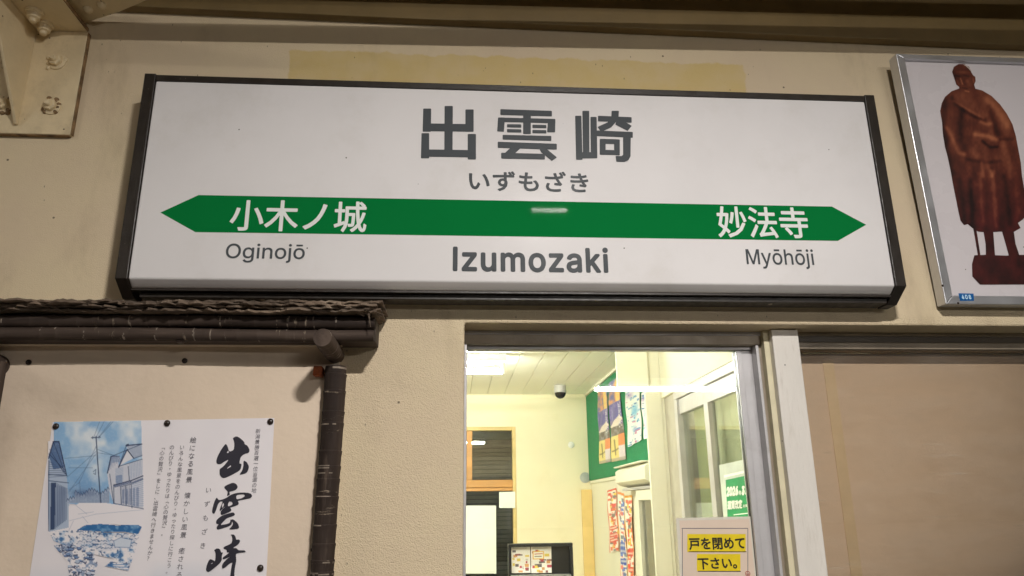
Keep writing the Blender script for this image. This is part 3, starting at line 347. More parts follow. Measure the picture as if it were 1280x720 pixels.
WHITEW = mat('white_painted_wood', srgb(224, 219, 212), .5, var=.04, vs=5, stretch=(6, 6, 1), bump=.35, bs=40, dirt=srgb(150, 138, 120), dirt_amt=.3, dirt_s=10, spot=(30, .07, srgb(70, 60, 50)))
BOARD = mat('cream_board_paint', srgb(222, 203, 182), .55, var=.05, vs=3, bump=.2, bs=60, dirt=srgb(160, 138, 112), dirt_amt=.3, dirt_s=5, spot=(14, .045, srgb(58, 46, 38)))
def bamboo_material(name, stretch):
    m, t, b = new_mat(name); n = N(t); c = n.coord(); s = n.scaled(c, stretch)
    base = n.mix(n.ramp(n.noise(s, 9, 6, .6), .35, .7), srgb(42, 33, 29), srgb(92, 78, 69))
    fib = n.ramp(n.noise(n.scaled(s, (1, 1, 1)), 55, 4, .7), .55, .8)
    base = n.mix(n.math('MULTIPLY', fib, .5), base, srgb(112, 96, 84))
    inv = tuple(1.0 if k < 1 else .12 for k in stretch)
    peel = n.ramp(n.noise(n.scaled(c, inv), 48, 5, .72), .60, .655)
    base = n.mix(n.math('MULTIPLY', peel, n.ramp(n.noise(c, 60, 4), .44, .62, 0, .85)), base, srgb(158, 142, 124))
    n.l(base, b.inputs['Base Color']); b.inputs['Roughness'].default_value = .78; b.inputs['Specular IOR Level'].default_value = .25
    n.bump(n.math('ADD', n.noise(s, 60, 5), n.math('MULTIPLY', peel, .5)), .5, .003, b); return m
BAMX = bamboo_material('dark_bamboo_lying', (.12, 1, 1))
BAMZ = bamboo_material('dark_bamboo_standing', (1, 1, .12))
BAMY = bamboo_material('dark_bamboo_pointing', (1, .12, 1))
BARK = mat('weathered_cedar_bark', srgb(104, 88, 74), .85, var=.5, vs=30, stretch=(.15, 1, 1), bump=.8, bs=90, dirt=srgb(186, 170, 150), dirt_amt=.7, dirt_s=20)
GRN = mat('green_sign_film', srgb(13, 114, 56), .5, var=.02, vs=3, spec=.0014)
GB = GRN.node_tree.nodes['Principled BSDF']
for l_ in list(GB.inputs['Roughness'].links): GRN.node_tree.links.remove(l_)
GB.inputs['Roughness'].default_value = .03
GREY = mat('grey_letter_film', srgb(78, 82, 86), .35, var=.02, spec=.05)
WHITEL = mat('white_letter_film', srgb(226, 228, 226), .35, var=.02, spec=.05)
INK = mat('black_ink', srgb(42, 40, 52), .6, var=.05)
BLK = mat('black_print', srgb(18, 17, 16), .5, var=.05)
GREYINK = mat('thin_grey_ink', srgb(104, 102, 112), .6, var=.05)
PAPER = mat('white_paper', srgb(222, 216, 218), .6, var=.015, vs=5, spot=(42, .06, srgb(70, 60, 60)))
PIN = mat('dark_pin_head', srgb(44, 34, 30), .3, var=.3, vs=60)
YELL = mat('yellow_marker', srgb(232, 206, 20), .55, var=.06, vs=40)
REDI = mat('red_ink', srgb(170, 40, 36), .55, var=.05)
BLUES = mat('blue_sticker', srgb(14, 92, 158), .35, var=.08, vs=60)
ROOMY = mat('pale_yellow_room_paint', srgb(236, 228, 198), .6, var=.035, vs=2.2, bump=.1, bs=80, dirt=srgb(205, 190, 140), dirt_amt=.3, dirt_s=4)
ROOMW = mat('off_white_room_paint', srgb(232, 230, 214), .55, var=.03, vs=2.5, bump=.08, bs=80, dirt=srgb(200, 192, 160), dirt_amt=.25, dirt_s=5)
CEIL = mat('cream_ceiling_board', srgb(251, 250, 238), .5, var=.015, vs=3, bump=.05)
GREENB = mat('green_felt_board', srgb(30, 126, 84), .8, var=.05, vs=30, bump=.2, bs=300)
WOODO = mat('orange_brown_wood', srgb(198, 146, 84), .5, var=.12, vs=14, stretch=(.2, 1, 1), bump=.2, bs=60)
DARKBOX = mat('black_plastic', srgb(30, 30, 32), .4, var=.15, vs=20)
FLOOR = mat('platform_concrete', srgb(128, 124, 116), .8, var=.15, vs=3, bump=.3, bs=30, dirt=srgb(80, 76, 70), dirt_amt=.5)
ROOMF = mat('room_floor_concrete', srgb(208, 202, 186), .6, var=.1, vs=3)
GLASS = glass('door_glass', (.97, .985, .97), 1.0, .012); GLASSD = glass('window_glass', (.95, .97, .96)); GLASST = glass('ticket_glass', (.96, .98, .96), .3); GLASSS = glass('dim_window_glass', (.95, .95, .93), .9, .07)
TUBE_P = emit('platform_tube_light', (1.0, .955, .90), LAMP_NEAR); TUBE_F = emit('far_platform_tube_light', (1.0, .955, .90), LAMP_FAR)
TUBE_L = emit('left_platform_tube_light', (1.0, .93, .84), LAMP_LEFT); TUBE_R = emit('room_tube_light', (.99, 1.0, .90), LAMP_ROOM)

# ================================================================== setting
MB().box(-60, 60, -60, .0, -.2, 0).build('platform_floor', FLOOR, kind='structure', base=(0, 0, 0))
MB().box(-8, 8, -5.2, .16, 3.46, 3.52).build('canopy_roof', mat('canopy_sheet', srgb(150, 140, 118), .7), kind='structure')
ZL = 2.0183                                        # underside of the lintel
o = MB().prism([(-3, 0, 0), (.019, 0, 0), (.019, 0, ZL), (2.6, 0, ZL), (2.6, 0, 0), (3.6, 0, 0), (3.6, 0, 3.46), (-3, 0, 3.46)], (0, .16, 0)).build(
    'station_wall', WALL, bev=.005, base=(0, 0, 0), label='cream rendered station wall with a rough stucco pier beside the lit doorway', cat='wall')
# beam along the wall, and unseen steel added to cast shade there
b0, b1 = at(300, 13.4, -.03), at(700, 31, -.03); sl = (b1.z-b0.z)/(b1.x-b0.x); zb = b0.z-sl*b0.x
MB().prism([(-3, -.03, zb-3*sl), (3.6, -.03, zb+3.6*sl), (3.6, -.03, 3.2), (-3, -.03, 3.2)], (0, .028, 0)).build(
    'canopy_beam', mat('shade_brown_paint', srgb(124, 104, 66), .6, var=.1, vs=6, bump=.2, bs=50), bev=.003,  # brown darkened to stand in for shade under the canopy
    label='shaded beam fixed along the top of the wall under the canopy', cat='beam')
MB().prism([(-3, -.42, 2.774), (3.6, -.42, 2.896), (3.6, -.42, 2.947), (-3, -.42, 2.809)], (0, .012, 0)).build(  # unseen bar, tilted so that its shadow makes the band on the wall
    'shadow_bar', STEEL, label='unseen thin steel bar above the view, added to cast the shadow band on the wall', cat='beam')

MB().prism([(-3, -.48, 2.876), (3.6, -.48, 2.966), (3.6, -.48, 3.455), (-3, -.48, 3.455)], (0, .012, 0)).build(  # unseen plate added to keep lamp light off the beam
    'shade_plate', STEEL, label='unseen deep steel plate above the view, added to shade the beam and wall top', cat='beam')

def panel_lamp(name, c, length, wide, m, label):
    t = thing(name, c, label, 'lamp'); x, y, z = c; h, k = length/2, wide/2
    MB().box(x-h-.02, x+h+.02, y-k-.015, y+k+.015, z+.004, z+.06).build('lamp_housing', mat('lamp_white', srgb(232, 230, 224), .4), t, bev=.006)
    MB().box(x-.012, x+.012, y-.012, y+.012, z+.0605, 3.459).build('lamp_stem', MATS['lamp_white'], t)
    MB().flat([(x-h, y-k, z+.002), (x+h, y-k, z+.002), (x+h, y+k, z+.002), (x-h, y+k, z+.002)]).build('lamp_diffuser', m, t); return t
def tube_lamp(name, c, length, r, m, label, group=None):
    t = thing(name, c, label, 'lamp', group); x, y, z = c; h = length/2
    MB().box(x-h-.03, x+h+.03, y-.04, y+.04, z+.035, z+.085).build('lamp_housing', mat('lamp_white', srgb(232, 230, 224), .4), t, bev=.006)
    for s in (-1, 1): MB().box(x+s*(h+.012)-.009, x+s*(h+.012)+.009, y-.014, y+.014, z-.018, z+.036).build('lamp_holder', MATS['lamp_white'], t, bev=.003)
    MB().bar((x-h, y, z), (x+h, y, z), r, n=14).build('lamp_tube', m, t, smooth=True); return t
panel_lamp('platform_lamp', (.47, -2.0, 3.056), .18, .055, TUBE_P, 'short platform lamp mirrored in the green band of the station sign')
tube_lamp('platform_lamp', (1.71, -4.02, 2.515), 1.17, .017, TUBE_F, 'long fluorescent platform lamp mirrored across the door glass')
tube_lamp('platform_lamp', (-3.1, -2.3, 3.05), 1.17, .014, TUBE_L, 'fluorescent platform lamp farther left along the canopy')

# ================================================================== steel bracket, upper left
t = thing('canopy_bracket', (-1.1, 0, 2.477), 'cream painted steel canopy bracket with rusty edges bolted to the wall', 'bracket')
XR, ZB, ZT = -.9365, 2.477, 2.766
MB().box(-1.36, XR, -.014, -.001, ZB, ZT).build('base_plate', STEEL, t, bev=.002)
MB().box(XR+.0005, XR+.0025, -.0135, -.001, ZB+.002, ZT-.002).build('rusty_edge', RUST, t)
MB().box(-1.36, XR-.004, -.0135, -.001, ZB-.0022, ZB-.0005).build('rusty_edge', RUST, t)
MB().box(-1.36, XR-.002, -.50, -.0145, ZT-.001, ZT+.011).build('flange_plate', STEEL, t, bev=.0015)
MB().box(XR-.0015, XR+.0015, -.50, -.0145, ZT+.0005, ZT+.0095).build('rusty_edge', RUST, t)
xf = -1.066
MB().prism([(xf, -.015, ZB+.022), (xf, -.022, ZB+.022), (xf, -.215, ZT-.002), (xf, -.015, ZT-.002)], (.007, 0, 0)).build('web_plate', STEEL, t, bev=.001)
def bolt(p, axis, r, par, seed):
    rr = random.Random(seed); p = Vector(p); a = Vector(axis)
    b_ = MB().lathe(p, axis, [(0, r*1.75), (.003, r*1.75), (.0045, r*1.5)], 18).build('washer', STEEL, par, smooth=True)
    n_ = MB().lathe(p+a*.0045, axis, [(0, r*1.25), (.009, r*1.22), (.0115, r*1.0)], 6).build('nut', STEEL, par, bev=.001)
    MB().lathe(p+a*.014, axis, [(0, r*.62), (.008, r*.6), (.0105, r*.42)], 12).build('thread', STEEL, n_ if False else par, smooth=True)
for i, (px, py) in enumerate([(71, 77), (64, 133), (8, 75), (4, 131)]):
    q = at(px, py, -.016); g = MB().lathe((q.x, -.0142, q.z), (0, -1, 0), [(0, .001), (.0012, .0009)], 6)
    bolt((q.x, -.0142, q.z), (0, -1, 0), .0125, t, i)
    # lumps of old sealant round the nut
    mb = MB()
    for k in range(9):
        a = random.random()*6.28; rr = .015+.011*random.random()
        mb.lathe((q.x+rr*math.cos(a), -.014, q.z+rr*math.sin(a)), (0, -1, 0), [(0, .006), (.004, .005), (.006, .0015)], 7)
    mb.build('sealant', RUST if i % 2 else STEEL, t, smooth=True)
for px, py in [(42, 20), (55, 36)]:
    q = atz(px, py, ZT-.014)
    mb = MB().lathe((q.x, q.y, ZT-.0012), (0, 0, -1), [(0, .021), (.005, .0206), (.0065, .0165), (.019, .0145), (.022, .009), (.029, .0075), (.031, .004)], 18)
    mb.build('flange_nut', STEEL, t, smooth=True)
# corner plate of the wind brace
pts = [atz(px, py, 2.80) for px, py in [(60, -30), (101, 30), (112, 27), (150, 14.5), (186, -1), (205, -30)]]
MB().prism(pts, (0, 0, .010)).build('corner_plate', STEEL, t, bev=.001)
for px, py in [(110, 13), (127, 8)]:
    q = atz(px, py, 2.795)
    MB().lathe((q.x, q.y, 2.7995), (0, 0, -1), [(0, .0115), (.004, .0112), (.009, .008), (.0115, .003)], 14).build('rivet', STEEL, t, smooth=True)
for px, py in [(3, 24)]:
    q = atz(px, py, ZT-.014); MB().lathe((q.x, q.y, ZT-.0012), (0, 0, -1), [(0, .0175), (.004, .0172), (.0055, .014), (.016, .0125), (.019, .008)], 18).build('flange_nut', STEEL, t, smooth=True)

# ================================================================== station name sign
YS = -.10; SX0, SX1, SZ0, SZ1 = -.7426, 1.0567, 2.0887, 2.5965
t = thing('station_sign', ((SX0+SX1)/2, -.05, 2.056), 'long white station name sign with green arrow band and dark frame', 'sign')
for x0, x1 in ((SX0, SX0+.026), (SX1-.026, SX1)):
    MB().prism([(x0, YS-.002, SZ1+.001), (x0, YS-.002, SZ0), (x0, -.052, 2.0555), (x0, -.012, 2.0555), (x0, -.012, SZ1+.001)], (x1-x0, 0, 0)).build('end_cap', BLACK, t, bev=.0015)
MB().prism([(SX0+.0265, -.099, 2.5795), (SX0+.0265, -.099, 2.090), (SX0+.0265, -.077, 2.074), (SX0+.0265, -.03, 2.074), (SX0+.0265, -.03, 2.5795)], (SX1-SX0-.053, 0, 0)).build('face_panel', SIGNW, t, bev=.004, seg=4, smooth=True)
MB().box(SX0+.0262, SX1-.0262, YS, -.03, 2.580, SZ1-.001).build('top_rail', BLACK, t, bev=.001)
MB().prism([(SX0+.0262, -.0765, 2.0735), (SX1-.0262, -.0765, 2.0735), (SX1-.0262, -.012, 2.0735), (SX0+.0262, -.012, 2.0735)], (0, 0, -.004)).build('bottom_rail', BLACK, t)
MB().box(SX0+.04, SX1-.03, -.062, -.014, 2.0575, 2.069).build('bottom_tray', BLACK, t, bev=.001)
MB().box(SX0+.03, SX1-.05, -.03, -.010, 2.072, 2.575).build('housing', BLACK, t)
for px in (330, 960):
    q = at(px, 376, -.04); MB().lathe((q.x, -.05, 2.0577), (0, 0, -1), [(0, .005), (.002, .005), (.003, .003)], 12).build('screw', ALUD, t, smooth=True)
def sgn(x, z, k=0): return (x, YS+.0006-.00004*k, z)
def spx(px, py): q = at(px, py, YS); return (q.x, q.z)
MB().flat([(p[0], YS+.0008, p[1]) for p in (spx(200.3, 265.5), spx(248, 243.6), spx(1040, 258), spx(1083, 280.8), spx(1047.5, 301), spx(244, 290))]).build('green_band', GRN, t)
def sign_text(s, px0, px1, pyt, pyb, m, bold=0., gap=0., y=0):
    a, b_ = spx(px0, (pyt+pyb)/2), spx(px1, (pyt+pyb)/2); c = spx((px0+px1)/2, pyt); d = spx((px0+px1)/2, pyb)
    lettering(s, sgn, m, t, (a[0], b_[0], d[1], c[1]), bold, gap)
sign_text('いずもざき', 586, 735.5, 213.5, 239.5, GREY, .022, .02)
sign_text('小木ノ城', 287.5, 458.5, 250.5, 289.5, WHITEL, .016)
sign_text('妙法寺', 896.7, 1010, 258.5, 297.5, WHITEL, .016)
sign_text('Oginojō', 282, 381, 304.5, 328.5, GREY, .007)
sign_text('Myōhōji', 933, 1017.5, 311, 336, GREY, .007)
sign_text('Izumozaki', 566, 760.5, 308, 340.5, GREY, .022, .03)
K = {'a': [[(211, 63), (237, 63), (236, 216), (210, 216)], [(137, 72), (162, 72), (161, 150), (135, 150)], [(283, 75), (309, 75), (309, 150), (283, 150)],
           [(136, 123), (309, 126), (309, 150), (136, 148)], [(131, 157), (155, 157), (155, 242), (129, 242)], [(291, 160), (317, 160), (317, 246), (291, 246)], [(130, 213), (317, 216), (317, 239), (130, 236)]],
     'b': [[(404, 74), (580, 80), (580, 97), (404, 92)], [(396, 103), (592, 108), (592, 121), (396, 116)], [(396, 103), (417, 103), (414, 150), (393, 149)], [(569, 108), (592, 108), (591, 152), (566, 152)],
           [(483, 88), (507, 88), (507, 158), (483, 158)], [(427, 126), (474, 127), (474, 136), (427, 135)], [(427, 143), (474, 144), (474, 153), (427, 152)], [(515, 128), (561, 129), (561, 138), (515, 137)],
           [(515, 146), (561, 147), (561, 156), (515, 155)], [(412, 163), (578, 167), (578, 182), (412, 177)], [(395, 187), (597, 194), (597, 212), (395, 206)],
           [(442, 204), (474, 205), (446, 232), (412, 232)], [(407, 225), (556, 229), (556, 246), (407, 243)], [(538, 208), (563, 212), (597, 240), (581, 251), (545, 222)]],
     'c': [[(663, 97), (682, 97), (686, 247), (666, 247)], [(688, 80), (709, 80), (710, 232), (690, 232)], [(716, 101), (735, 101), (737, 228), (717, 228)], [(668, 223), (737, 223), (737, 242), (668, 243)],
           [(742, 97), (856, 102), (856, 119), (742, 114)], [(789, 80), (812, 80), (810, 108), (786, 135), (752, 151), (741, 135), (774, 120), (788, 104)], [(806, 112), (824, 112), (856, 131), (843, 147), (802, 126)],
           [(737, 148), (860, 153), (860, 171), (737, 165)], [(748, 177), (766, 177), (766, 230), (748, 230)], [(766, 177.5), (798, 178), (798, 193), (766, 192)], [(766, 215), (798, 216), (798, 231), (766, 230)], [(798, 178), (815, 179), (815, 232), (798, 231)],
           [(829, 165), (853, 165), (852, 236), (845, 249), (832, 255), (805, 254), (803, 236), (822, 237), (829, 231)]]}
for k in 'abc':
    o = polys('lettering', [[spx(480+(x+dx)/2.769, 110+(y+dy)/2.769) for x, y in pl] for dx, dy in ((0, 0), (1.3, 0), (-1.3, 0), (0, 1.1), (0, -1.1)) for pl in K[k]], lambda x, z, j: (x, YS+.0006-.00001*j, z), GREY, t)

# ================================================================== framed picture, upper right (leans forward a little)
TI = .04
def atp(px, py, lift=0.):
    d = ray(px, py); c0 = .030+lift          # plane y = -c0 - TI (z-2.08)
    k = (-c0-TI*(CAM.z-2.08)-CAM.y)/(d.y+TI*d.z); return CAM+d*k
LF = .012
TL, BL = atp(1120, 67, LF), atp(1182.5, 380, LF); W = .66
ux = Vector((1, 0, 0)); uz = (TL-BL).normalized(); H = (TL-BL).length; nrm = Vector((0, -1, -TI)).normalized()
def fp(x, z, lift=0.): return BL+ux*x+uz*z+nrm*lift
t = thing('framed_picture', (BL.x+W/2, BL.y, BL.z), 'silver framed picture of a brown robed statue leaning from the wall', 'picture')
FW = .0215; FT = .014
for a in ([(0, 0), (0, H), (FW, H-FT), (FW, FW)], [(.0005, H), (W, H), (W-FW, H-FT), (FW+.0004, H-FT)], [(.0005, 0), (FW+.0004, FW), (W-FW, FW), (W, 0)], [(W, .0004), (W-FW, FW), (W-FW, H-FT), (W, H-.0004)]):
    MB().prism([fp(*p) for p in a], -nrm*.034).build('frame_rail', ALU, t, bev=.0015)
MB().prism([fp(*p, -LF) for p in ((.01, .01), (.01, H-.01), (W-.01, H-.01), (W-.01, .01))], -nrm*.006).build('picture_sheet', mat('glossy_white_print', srgb(214, 208, 212), .3, var=.015, vs=4, spec=.25, spot=(24, .05, srgb(90, 80, 80))), t)
for px, py in [(1178, 357), (1197.5, 379)]:
    q = atp(px, py, LF+.0); MB().lathe(q, nrm, [(0, .0028), (.001, .0026), (.0016, .001)], 10).build('rivet', PIN, t, smooth=True)
q0, q1, q2, q3 = atp(1198, 366.5, LF+.0006), atp(1217, 367, LF+.0006), atp(1217.5, 376, LF+.0006), atp(1200, 376, LF+.0006)
st = MB().flat([q0, q1, q2, q3]).build('number_sticker', BLUES, t)
lettering('408', lambda x, y, k: q3+(q2-q3)*x+(q0-q3)*y+nrm*(.0004+.00003*k), mat('pale_blue_print', srgb(190, 220, 240), .5), st, (.16, .84, .2, .8), .03, .12)
A = lambda pts: [(1150+x/4.8, 70+y/4.8) for x, y in pts]
B = lambda pts: [(1150+x/4, 210+y/4) for x, y in pts]
head = A([(236, 205), (235, 185), (218, 172), (205, 130), (193, 95), (203, 65), (232, 48), (265, 48), (295, 65), (308, 98), (318, 115), (332, 125), (334, 150), (325, 172), (316, 178), (332, 195), (338, 215), (290, 252), (250, 230)])
robe = A([(235, 195), (258, 228), (290, 250), (318, 225), (332, 196), (372, 206), (430, 240), (480, 290), (520, 345), (555, 410), (575, 480), (590, 560), (605, 640), (612, 720)]) + \
    [(1281, 240), (1283, 268), (1279, 274)] + B([(490, 275), (503, 300), (465, 322), (400, 318), (340, 322), (290, 318), (262, 300), (248, 272), (238, 280), (220, 286), (202, 262), (192, 215), (182, 165), (165, 80), (152, 8)]) + A([(165, 600), (150, 545), (138, 470), (133, 400), (121, 330), (130, 285), (150, 245), (190, 211)])
legs = [B([(266, 300), (282, 306), (303, 440), (290, 440)]), B([(316, 310), (366, 310), (371, 380), (376, 445), (330, 445), (328, 380)]), B([(408, 310), (468, 310), (478, 380), (500, 445), (446, 445), (428, 380)])]
basep = B([(272, 436), (330, 434), (430, 438), (560, 432), (568, 470), (566, 540), (540, 582), (300, 583), (262, 542), (260, 480)])
gn = np.random.default_rng(3).random((64, 64))
def vn(x, y):
    ix, iy = int(math.floor(x)), int(math.floor(y)); fx, fy = x-ix, y-iy; fx = fx*fx*(3-2*fx); fy = fy*fy*(3-2*fy)
    g = lambda i, j: gn[i % 64, j % 64]
    return (g(ix, iy)*(1-fx)+g(ix+1, iy)*fx)*(1-fy)+(g(ix, iy+1)*(1-fx)+g(ix+1, iy+1)*fx)*fy
FOLD = [(A([(150, 270), (135, 400), (160, 560), (190, 700)]), 5, -.5), (A([(190, 250), (215, 290), (300, 350), (390, 385)]), 3.2, -.6), (A([(200, 270), (300, 330), (380, 375)]), 2.2, .5),
        (A([(160, 430), (200, 500), (230, 580), (262, 590)]), 3.6, .55), (A([(250, 330), (240, 450), (265, 560)]), 5, -.45), (A([(420, 300), (440, 400), (470, 470)]), 4, -.5), (A([(400, 260), (470, 330), (520, 420)]), 6, .5),
        (A([(330, 470), (400, 480), (455, 500)]), 4, .75), (A([(375, 510), (420, 548), (465, 545)]), 2.2, -.7), (A([(365, 395), (400, 410), (430, 405)]), 3, .55), (A([(480, 500), (560, 500)]), 2.2, -.35),
        (A([(500, 520), (530, 620), (540, 720)]), 5, .35), (A([(280, 620), (400, 640), (480, 630)]), 3, -.4), (A([(370, 640), (380, 720)]), 3, .45), (A([(400, 640), (430, 720)]), 3, .4), (A([(300, 560), (340, 600)]), 5, .3),
        (B([(250, 60), (260, 180), (262, 290)]), 4, -.5), (B([(300, 30), (310, 160), (318, 280)]), 4, .35), (B([(365, 20), (372, 160), (380, 290)]), 4, .4), (B([(420, 40), (440, 170), (450, 280)]), 4, -.35), (B([(480, 30), (490, 160), (480, 270)]), 5, .3), (B([(200, 60), (215, 170), (222, 270)]), 4, -.35),
        (A([(243, 135), (250, 155), (256, 168)]), 1.1, .9), (A([(214, 118), (238, 122)]), 1.0, -.6), (A([(262, 116), (294, 122)]), 1.1, -.6), (A([(225, 95), (290, 98)]), 2.4, .35), (A([(222, 150), (232, 172)]), 2.0, .3), (A([(272, 210), (292, 214)]), 1.3, .7), (A([(254, 190), (284, 196)]), .9, -.6), (A([(318, 132), (324, 158)]), 1.2, .4), (A([(285, 150), (295, 175)]), 3, .3), (A([(225, 75), (262, 66)]), 3, .12), (A([(200, 80), (206, 130)]), 2.5, -.3)]
def seg_d(x, y, pts):
    best = 1e9
    for (x0, y0), (x1, y1) in zip(pts, pts[1:]):
        dx, dy = x1-x0, y1-y0; k = max(0, min(1, ((x-x0)*dx+(y-y0)*dy)/(dx*dx+dy*dy+1e-9)))
        best = min(best, math.hypot(x-x0-k*dx, y-y0-k*dy))
    return best
def statue_ink(x, y):
    k = max(0, min(1, (y-85)/230)); warm = .62-.55*k + .25*math.exp(-((x-1250)/26)**2-((y-145)/40)**2)
    v = .5+.38*(warm-.3)-.10*max(0, min(1, (118-y)/16))+.22*(vn(x/7, y/11)-.5)+.12*(vn(x/2.4, y/3.5)-.5)
    for pts, wd, s in FOLD:
        d = seg_d(x, y, pts)
        if d < wd*2.2: v += s*.55*math.exp(-(d/wd)**2*1.6)
    v = .42+(v-.42)*1.25-.12*max(0, min(1, (y-200)/90)); v = max(.02, min(1.15, v))
    dk, md, lt = (30, 13, 13), (92, 43, 31), (168, 102, 70)
    red = max(0, min(1, (y-200)/90)); md = (92-8*red, 43-14*red, 31-3*red)
    c = [dk[i]+(md[i]-dk[i])*min(1, v/.55) if v < .55 else md[i]+(lt[i]-md[i])*(v-.55)/.6 for i in range(3)]
    return c
sg = [head, robe] ; 
for i, (pl, nm) in enumerate([(robe, 'printed_robe'), (head, 'printed_head'), (basep, 'printed_pedestal')]):
    clip_print(nm, [pl], statue_ink, 1.15, lambda x, y, i=i: atp(x, y, .0007+.0002*i), t)
for pl in legs: clip_print('printed_leg', [pl], statue_ink, 2.0, lambda x, y: atp(x, y, .0005), t)
ha = A([(258, 50), (272, 58), (290, 74), (306, 92), (309, 88), (294, 68), (276, 54)])
polys('printed_highlight', [ha], lambda x, y, k: atp(x, y, .0014), mat('pale_print', srgb(196, 180, 170), .4), t)

# ================================================================== bamboo framed notice board, lower left
t = thing('notice_board', (-.7, -.02, .9), 'cream wall notice board framed in dark bamboo under a bark roof', 'notice board')
BXL, BXR, BZT = -1.06, -.262, at(200, 425, -.02).z+.012
MB().box(BXL, BXR, -.022, -.004, .86, BZT).build('board', BOARD, t, bev=.002)
zt0, zt1 = at(200, 426, -.03).z+.012, at(200, 432.5, -.03).z
MB().box(BXL, BXR+.004, -.036, -.0225, zt1, zt0).build('top_trim', BOARD, t, bev=.002)
SCAR = mat('pale_bamboo_scar', srgb(124, 112, 100), .7, var=.4, vs=80)
def bamboo(name, p, q, r, m, nodes, seed, parent, hollow=False):
    """a culm with raised nodes and a slight wander"""
    rr = random.Random(seed); p, q = Vector(p), Vector(q); d = q-p; L = d.length; d.normalize(); a = d.orthogonal().normalized(); b = d.cross(a)
    ts = [0, .003]; rs = [r*.97, r]
    pos = sorted(nodes)
    for k in pos:
        for dt, f in ((-.012, 1.0), (-.004, 1.03), (-.0012, 1.05), (.0012, 1.05), (.003, .985), (.012, 1.0)):
            ts.append(max(.004, min(L-.004, k+dt))); rs.append(r*f)
    ts += [L-.003, L]; rs += [r, r*.97]
    n = 20; vs = []
    for tt, r_ in zip(ts, rs):
        off = a*(.0016*math.sin(tt*9+seed))+b*(.0014*math.sin(tt*7+2*seed))
        vs += [p+d*tt+off+(a*math.cos(2*math.pi*i/n)+b*math.sin(2*math.pi*i/n))*r_ for i in range(n)]
    m_ = MB(); k = len(ts)
    m_.add(vs, [(j*n+i, j*n+(i+1) % n, (j+1)*n+(i+1) % n, (j+1)*n+i) for j in range(k-1) for i in range(n)] + [tuple(range(n))[::-1], tuple(range((k-1)*n, k*n))])
    ob = m_.build(name, [m, SCAR], parent, smooth=True); me = ob.data
    for j in range(k-1):
        if ts[j+1]-ts[j] < .0045 and rr.random() < .42:
            a0, a1 = rr.randrange(n), rr.randint(3, 11)
            for i in range(a1):
                if rr.random() < .8: me.polygons[j*n+(a0+i) % n].material_index = 1
    return ob
YB = -.095
za, zb_, zc = at(200, 394, YB).z, at(200, 409, YB).z, at(200, 424.5, YB).z
xe = at(469, 405, YB).x
r1, r2 = (za-zb_)/2, (zb_-zc)/2
nd = lambda lo, hi, seed, mn, mx: (lambda rr: [x for x in __import__('itertools').accumulate([lo]+[rr.uniform(mn, mx) for _ in range(60)]) if x < hi])(random.Random(seed))
bamboo('bamboo_rail', (-1.35, YB, (za+zb_)/2), (xe, YB, (za+zb_)/2-.001), r1*1.02, BAMX, nd(.06, 1.1, 2, .025, .075), 1, t)
bamboo('bamboo_rail', (-1.35, YB+.004, (zb_+zc)/2-.0006), (xe-.002, YB+.004, (zb_+zc)/2-.0016), r2*.97, BAMX, nd(.03, 1.1, 5, .03, .085), 2, t)
MB().box(-1.35, xe+.0, -.075, -.006, zc+.002, za).build('backing_batten', mat('dark_stained_wood', srgb(60, 48, 40), .7, var=.3, vs=20, stretch=(.1, 1, 1)), t, bev=.002)
qe = at(403, 422, -.175)
bamboo('bamboo_pole', (qe.x, -.175, qe.z), (qe.x+.004, -.012, qe.z-.004), .0195, BAMY, [.02, .036, .052, .068, .084, .1, .116, .132], 3, t)
ql = at(-60, 436, -.185)
bamboo('bamboo_pole', (ql.x, -.185, ql.z), (ql.x-.002, -.012, ql.z-.004), .0232, BAMY, [.05, .1, .15], 4, t)
p1 = at(418.5, 458, -.05)
bamboo('bamboo_post', (p1.x-.002, -.046, .84), (p1.x, -.046, p1.z), .0235, BAMZ, nd(.02, 1.07, 8, .022, .06), 5, t)
p2 = at(-8, 452, -.05)
bamboo('bamboo_post', (p2.x, -.046, .84), (p2.x, -.046, p2.z), .0235, BAMZ, [.02+.11*k for k in range(9)], 6, t)
# bark roof: long ragged strips, overlapping
def bark(x0, x1, y0, y1, z, tilt, seed, th=.005):
    rr = random.Random(seed); nx, ny = max(8, int((x1-x0)/.008)), 5
    zs = [rr.uniform(-1, 1) for _ in range(nx+8)]; fr = [rr.uniform(-1, 1) for _ in range(nx+8)]
    sm = lambda a, i, w_: sum(a[i:i+w_])/w_
    top = []; bot = []
    for i in range(nx):
        x = x0+(x1-x0)*i/(nx-1)
        for j in range(ny):
            k = j/(ny-1); y = (y0+.008*sm(fr, i, 2)+.007*sm(fr, i, 6))*(1-k)+y1*k
            zz = z+tilt*k*(y1-y0)+.005*sm(zs, i, 8)+.0009*rr.uniform(-1, 1)*(1-k)
            top.append((x, y, zz+th*(.5+.5*rr.random()))); bot.append((x, y, zz-th*.4*rr.random()))
    n = nx*ny; F = []
    for i in range(nx-1):
        for j in range(ny-1):
            a = i*ny+j; F += [(a, a+1, a+ny+1, a+ny), (n+a, n+a+ny, n+a+ny+1, n+a+1)]
        F += [(i*ny, (i+1)*ny, n+(i+1)*ny, n+i*ny), (i*ny+ny-1, n+i*ny+ny-1, n+(i+1)*ny+ny-1, (i+1)*ny+ny-1)]
    for e in (0, nx-1): F += [(e*ny+j, n+e*ny+j, n+e*ny+j+1, e*ny+j+1) for j in range(ny-1)]
    return MB().add(top+bot, F).build('bark_strip', BARK, t)
zr = za+.002
k = 0
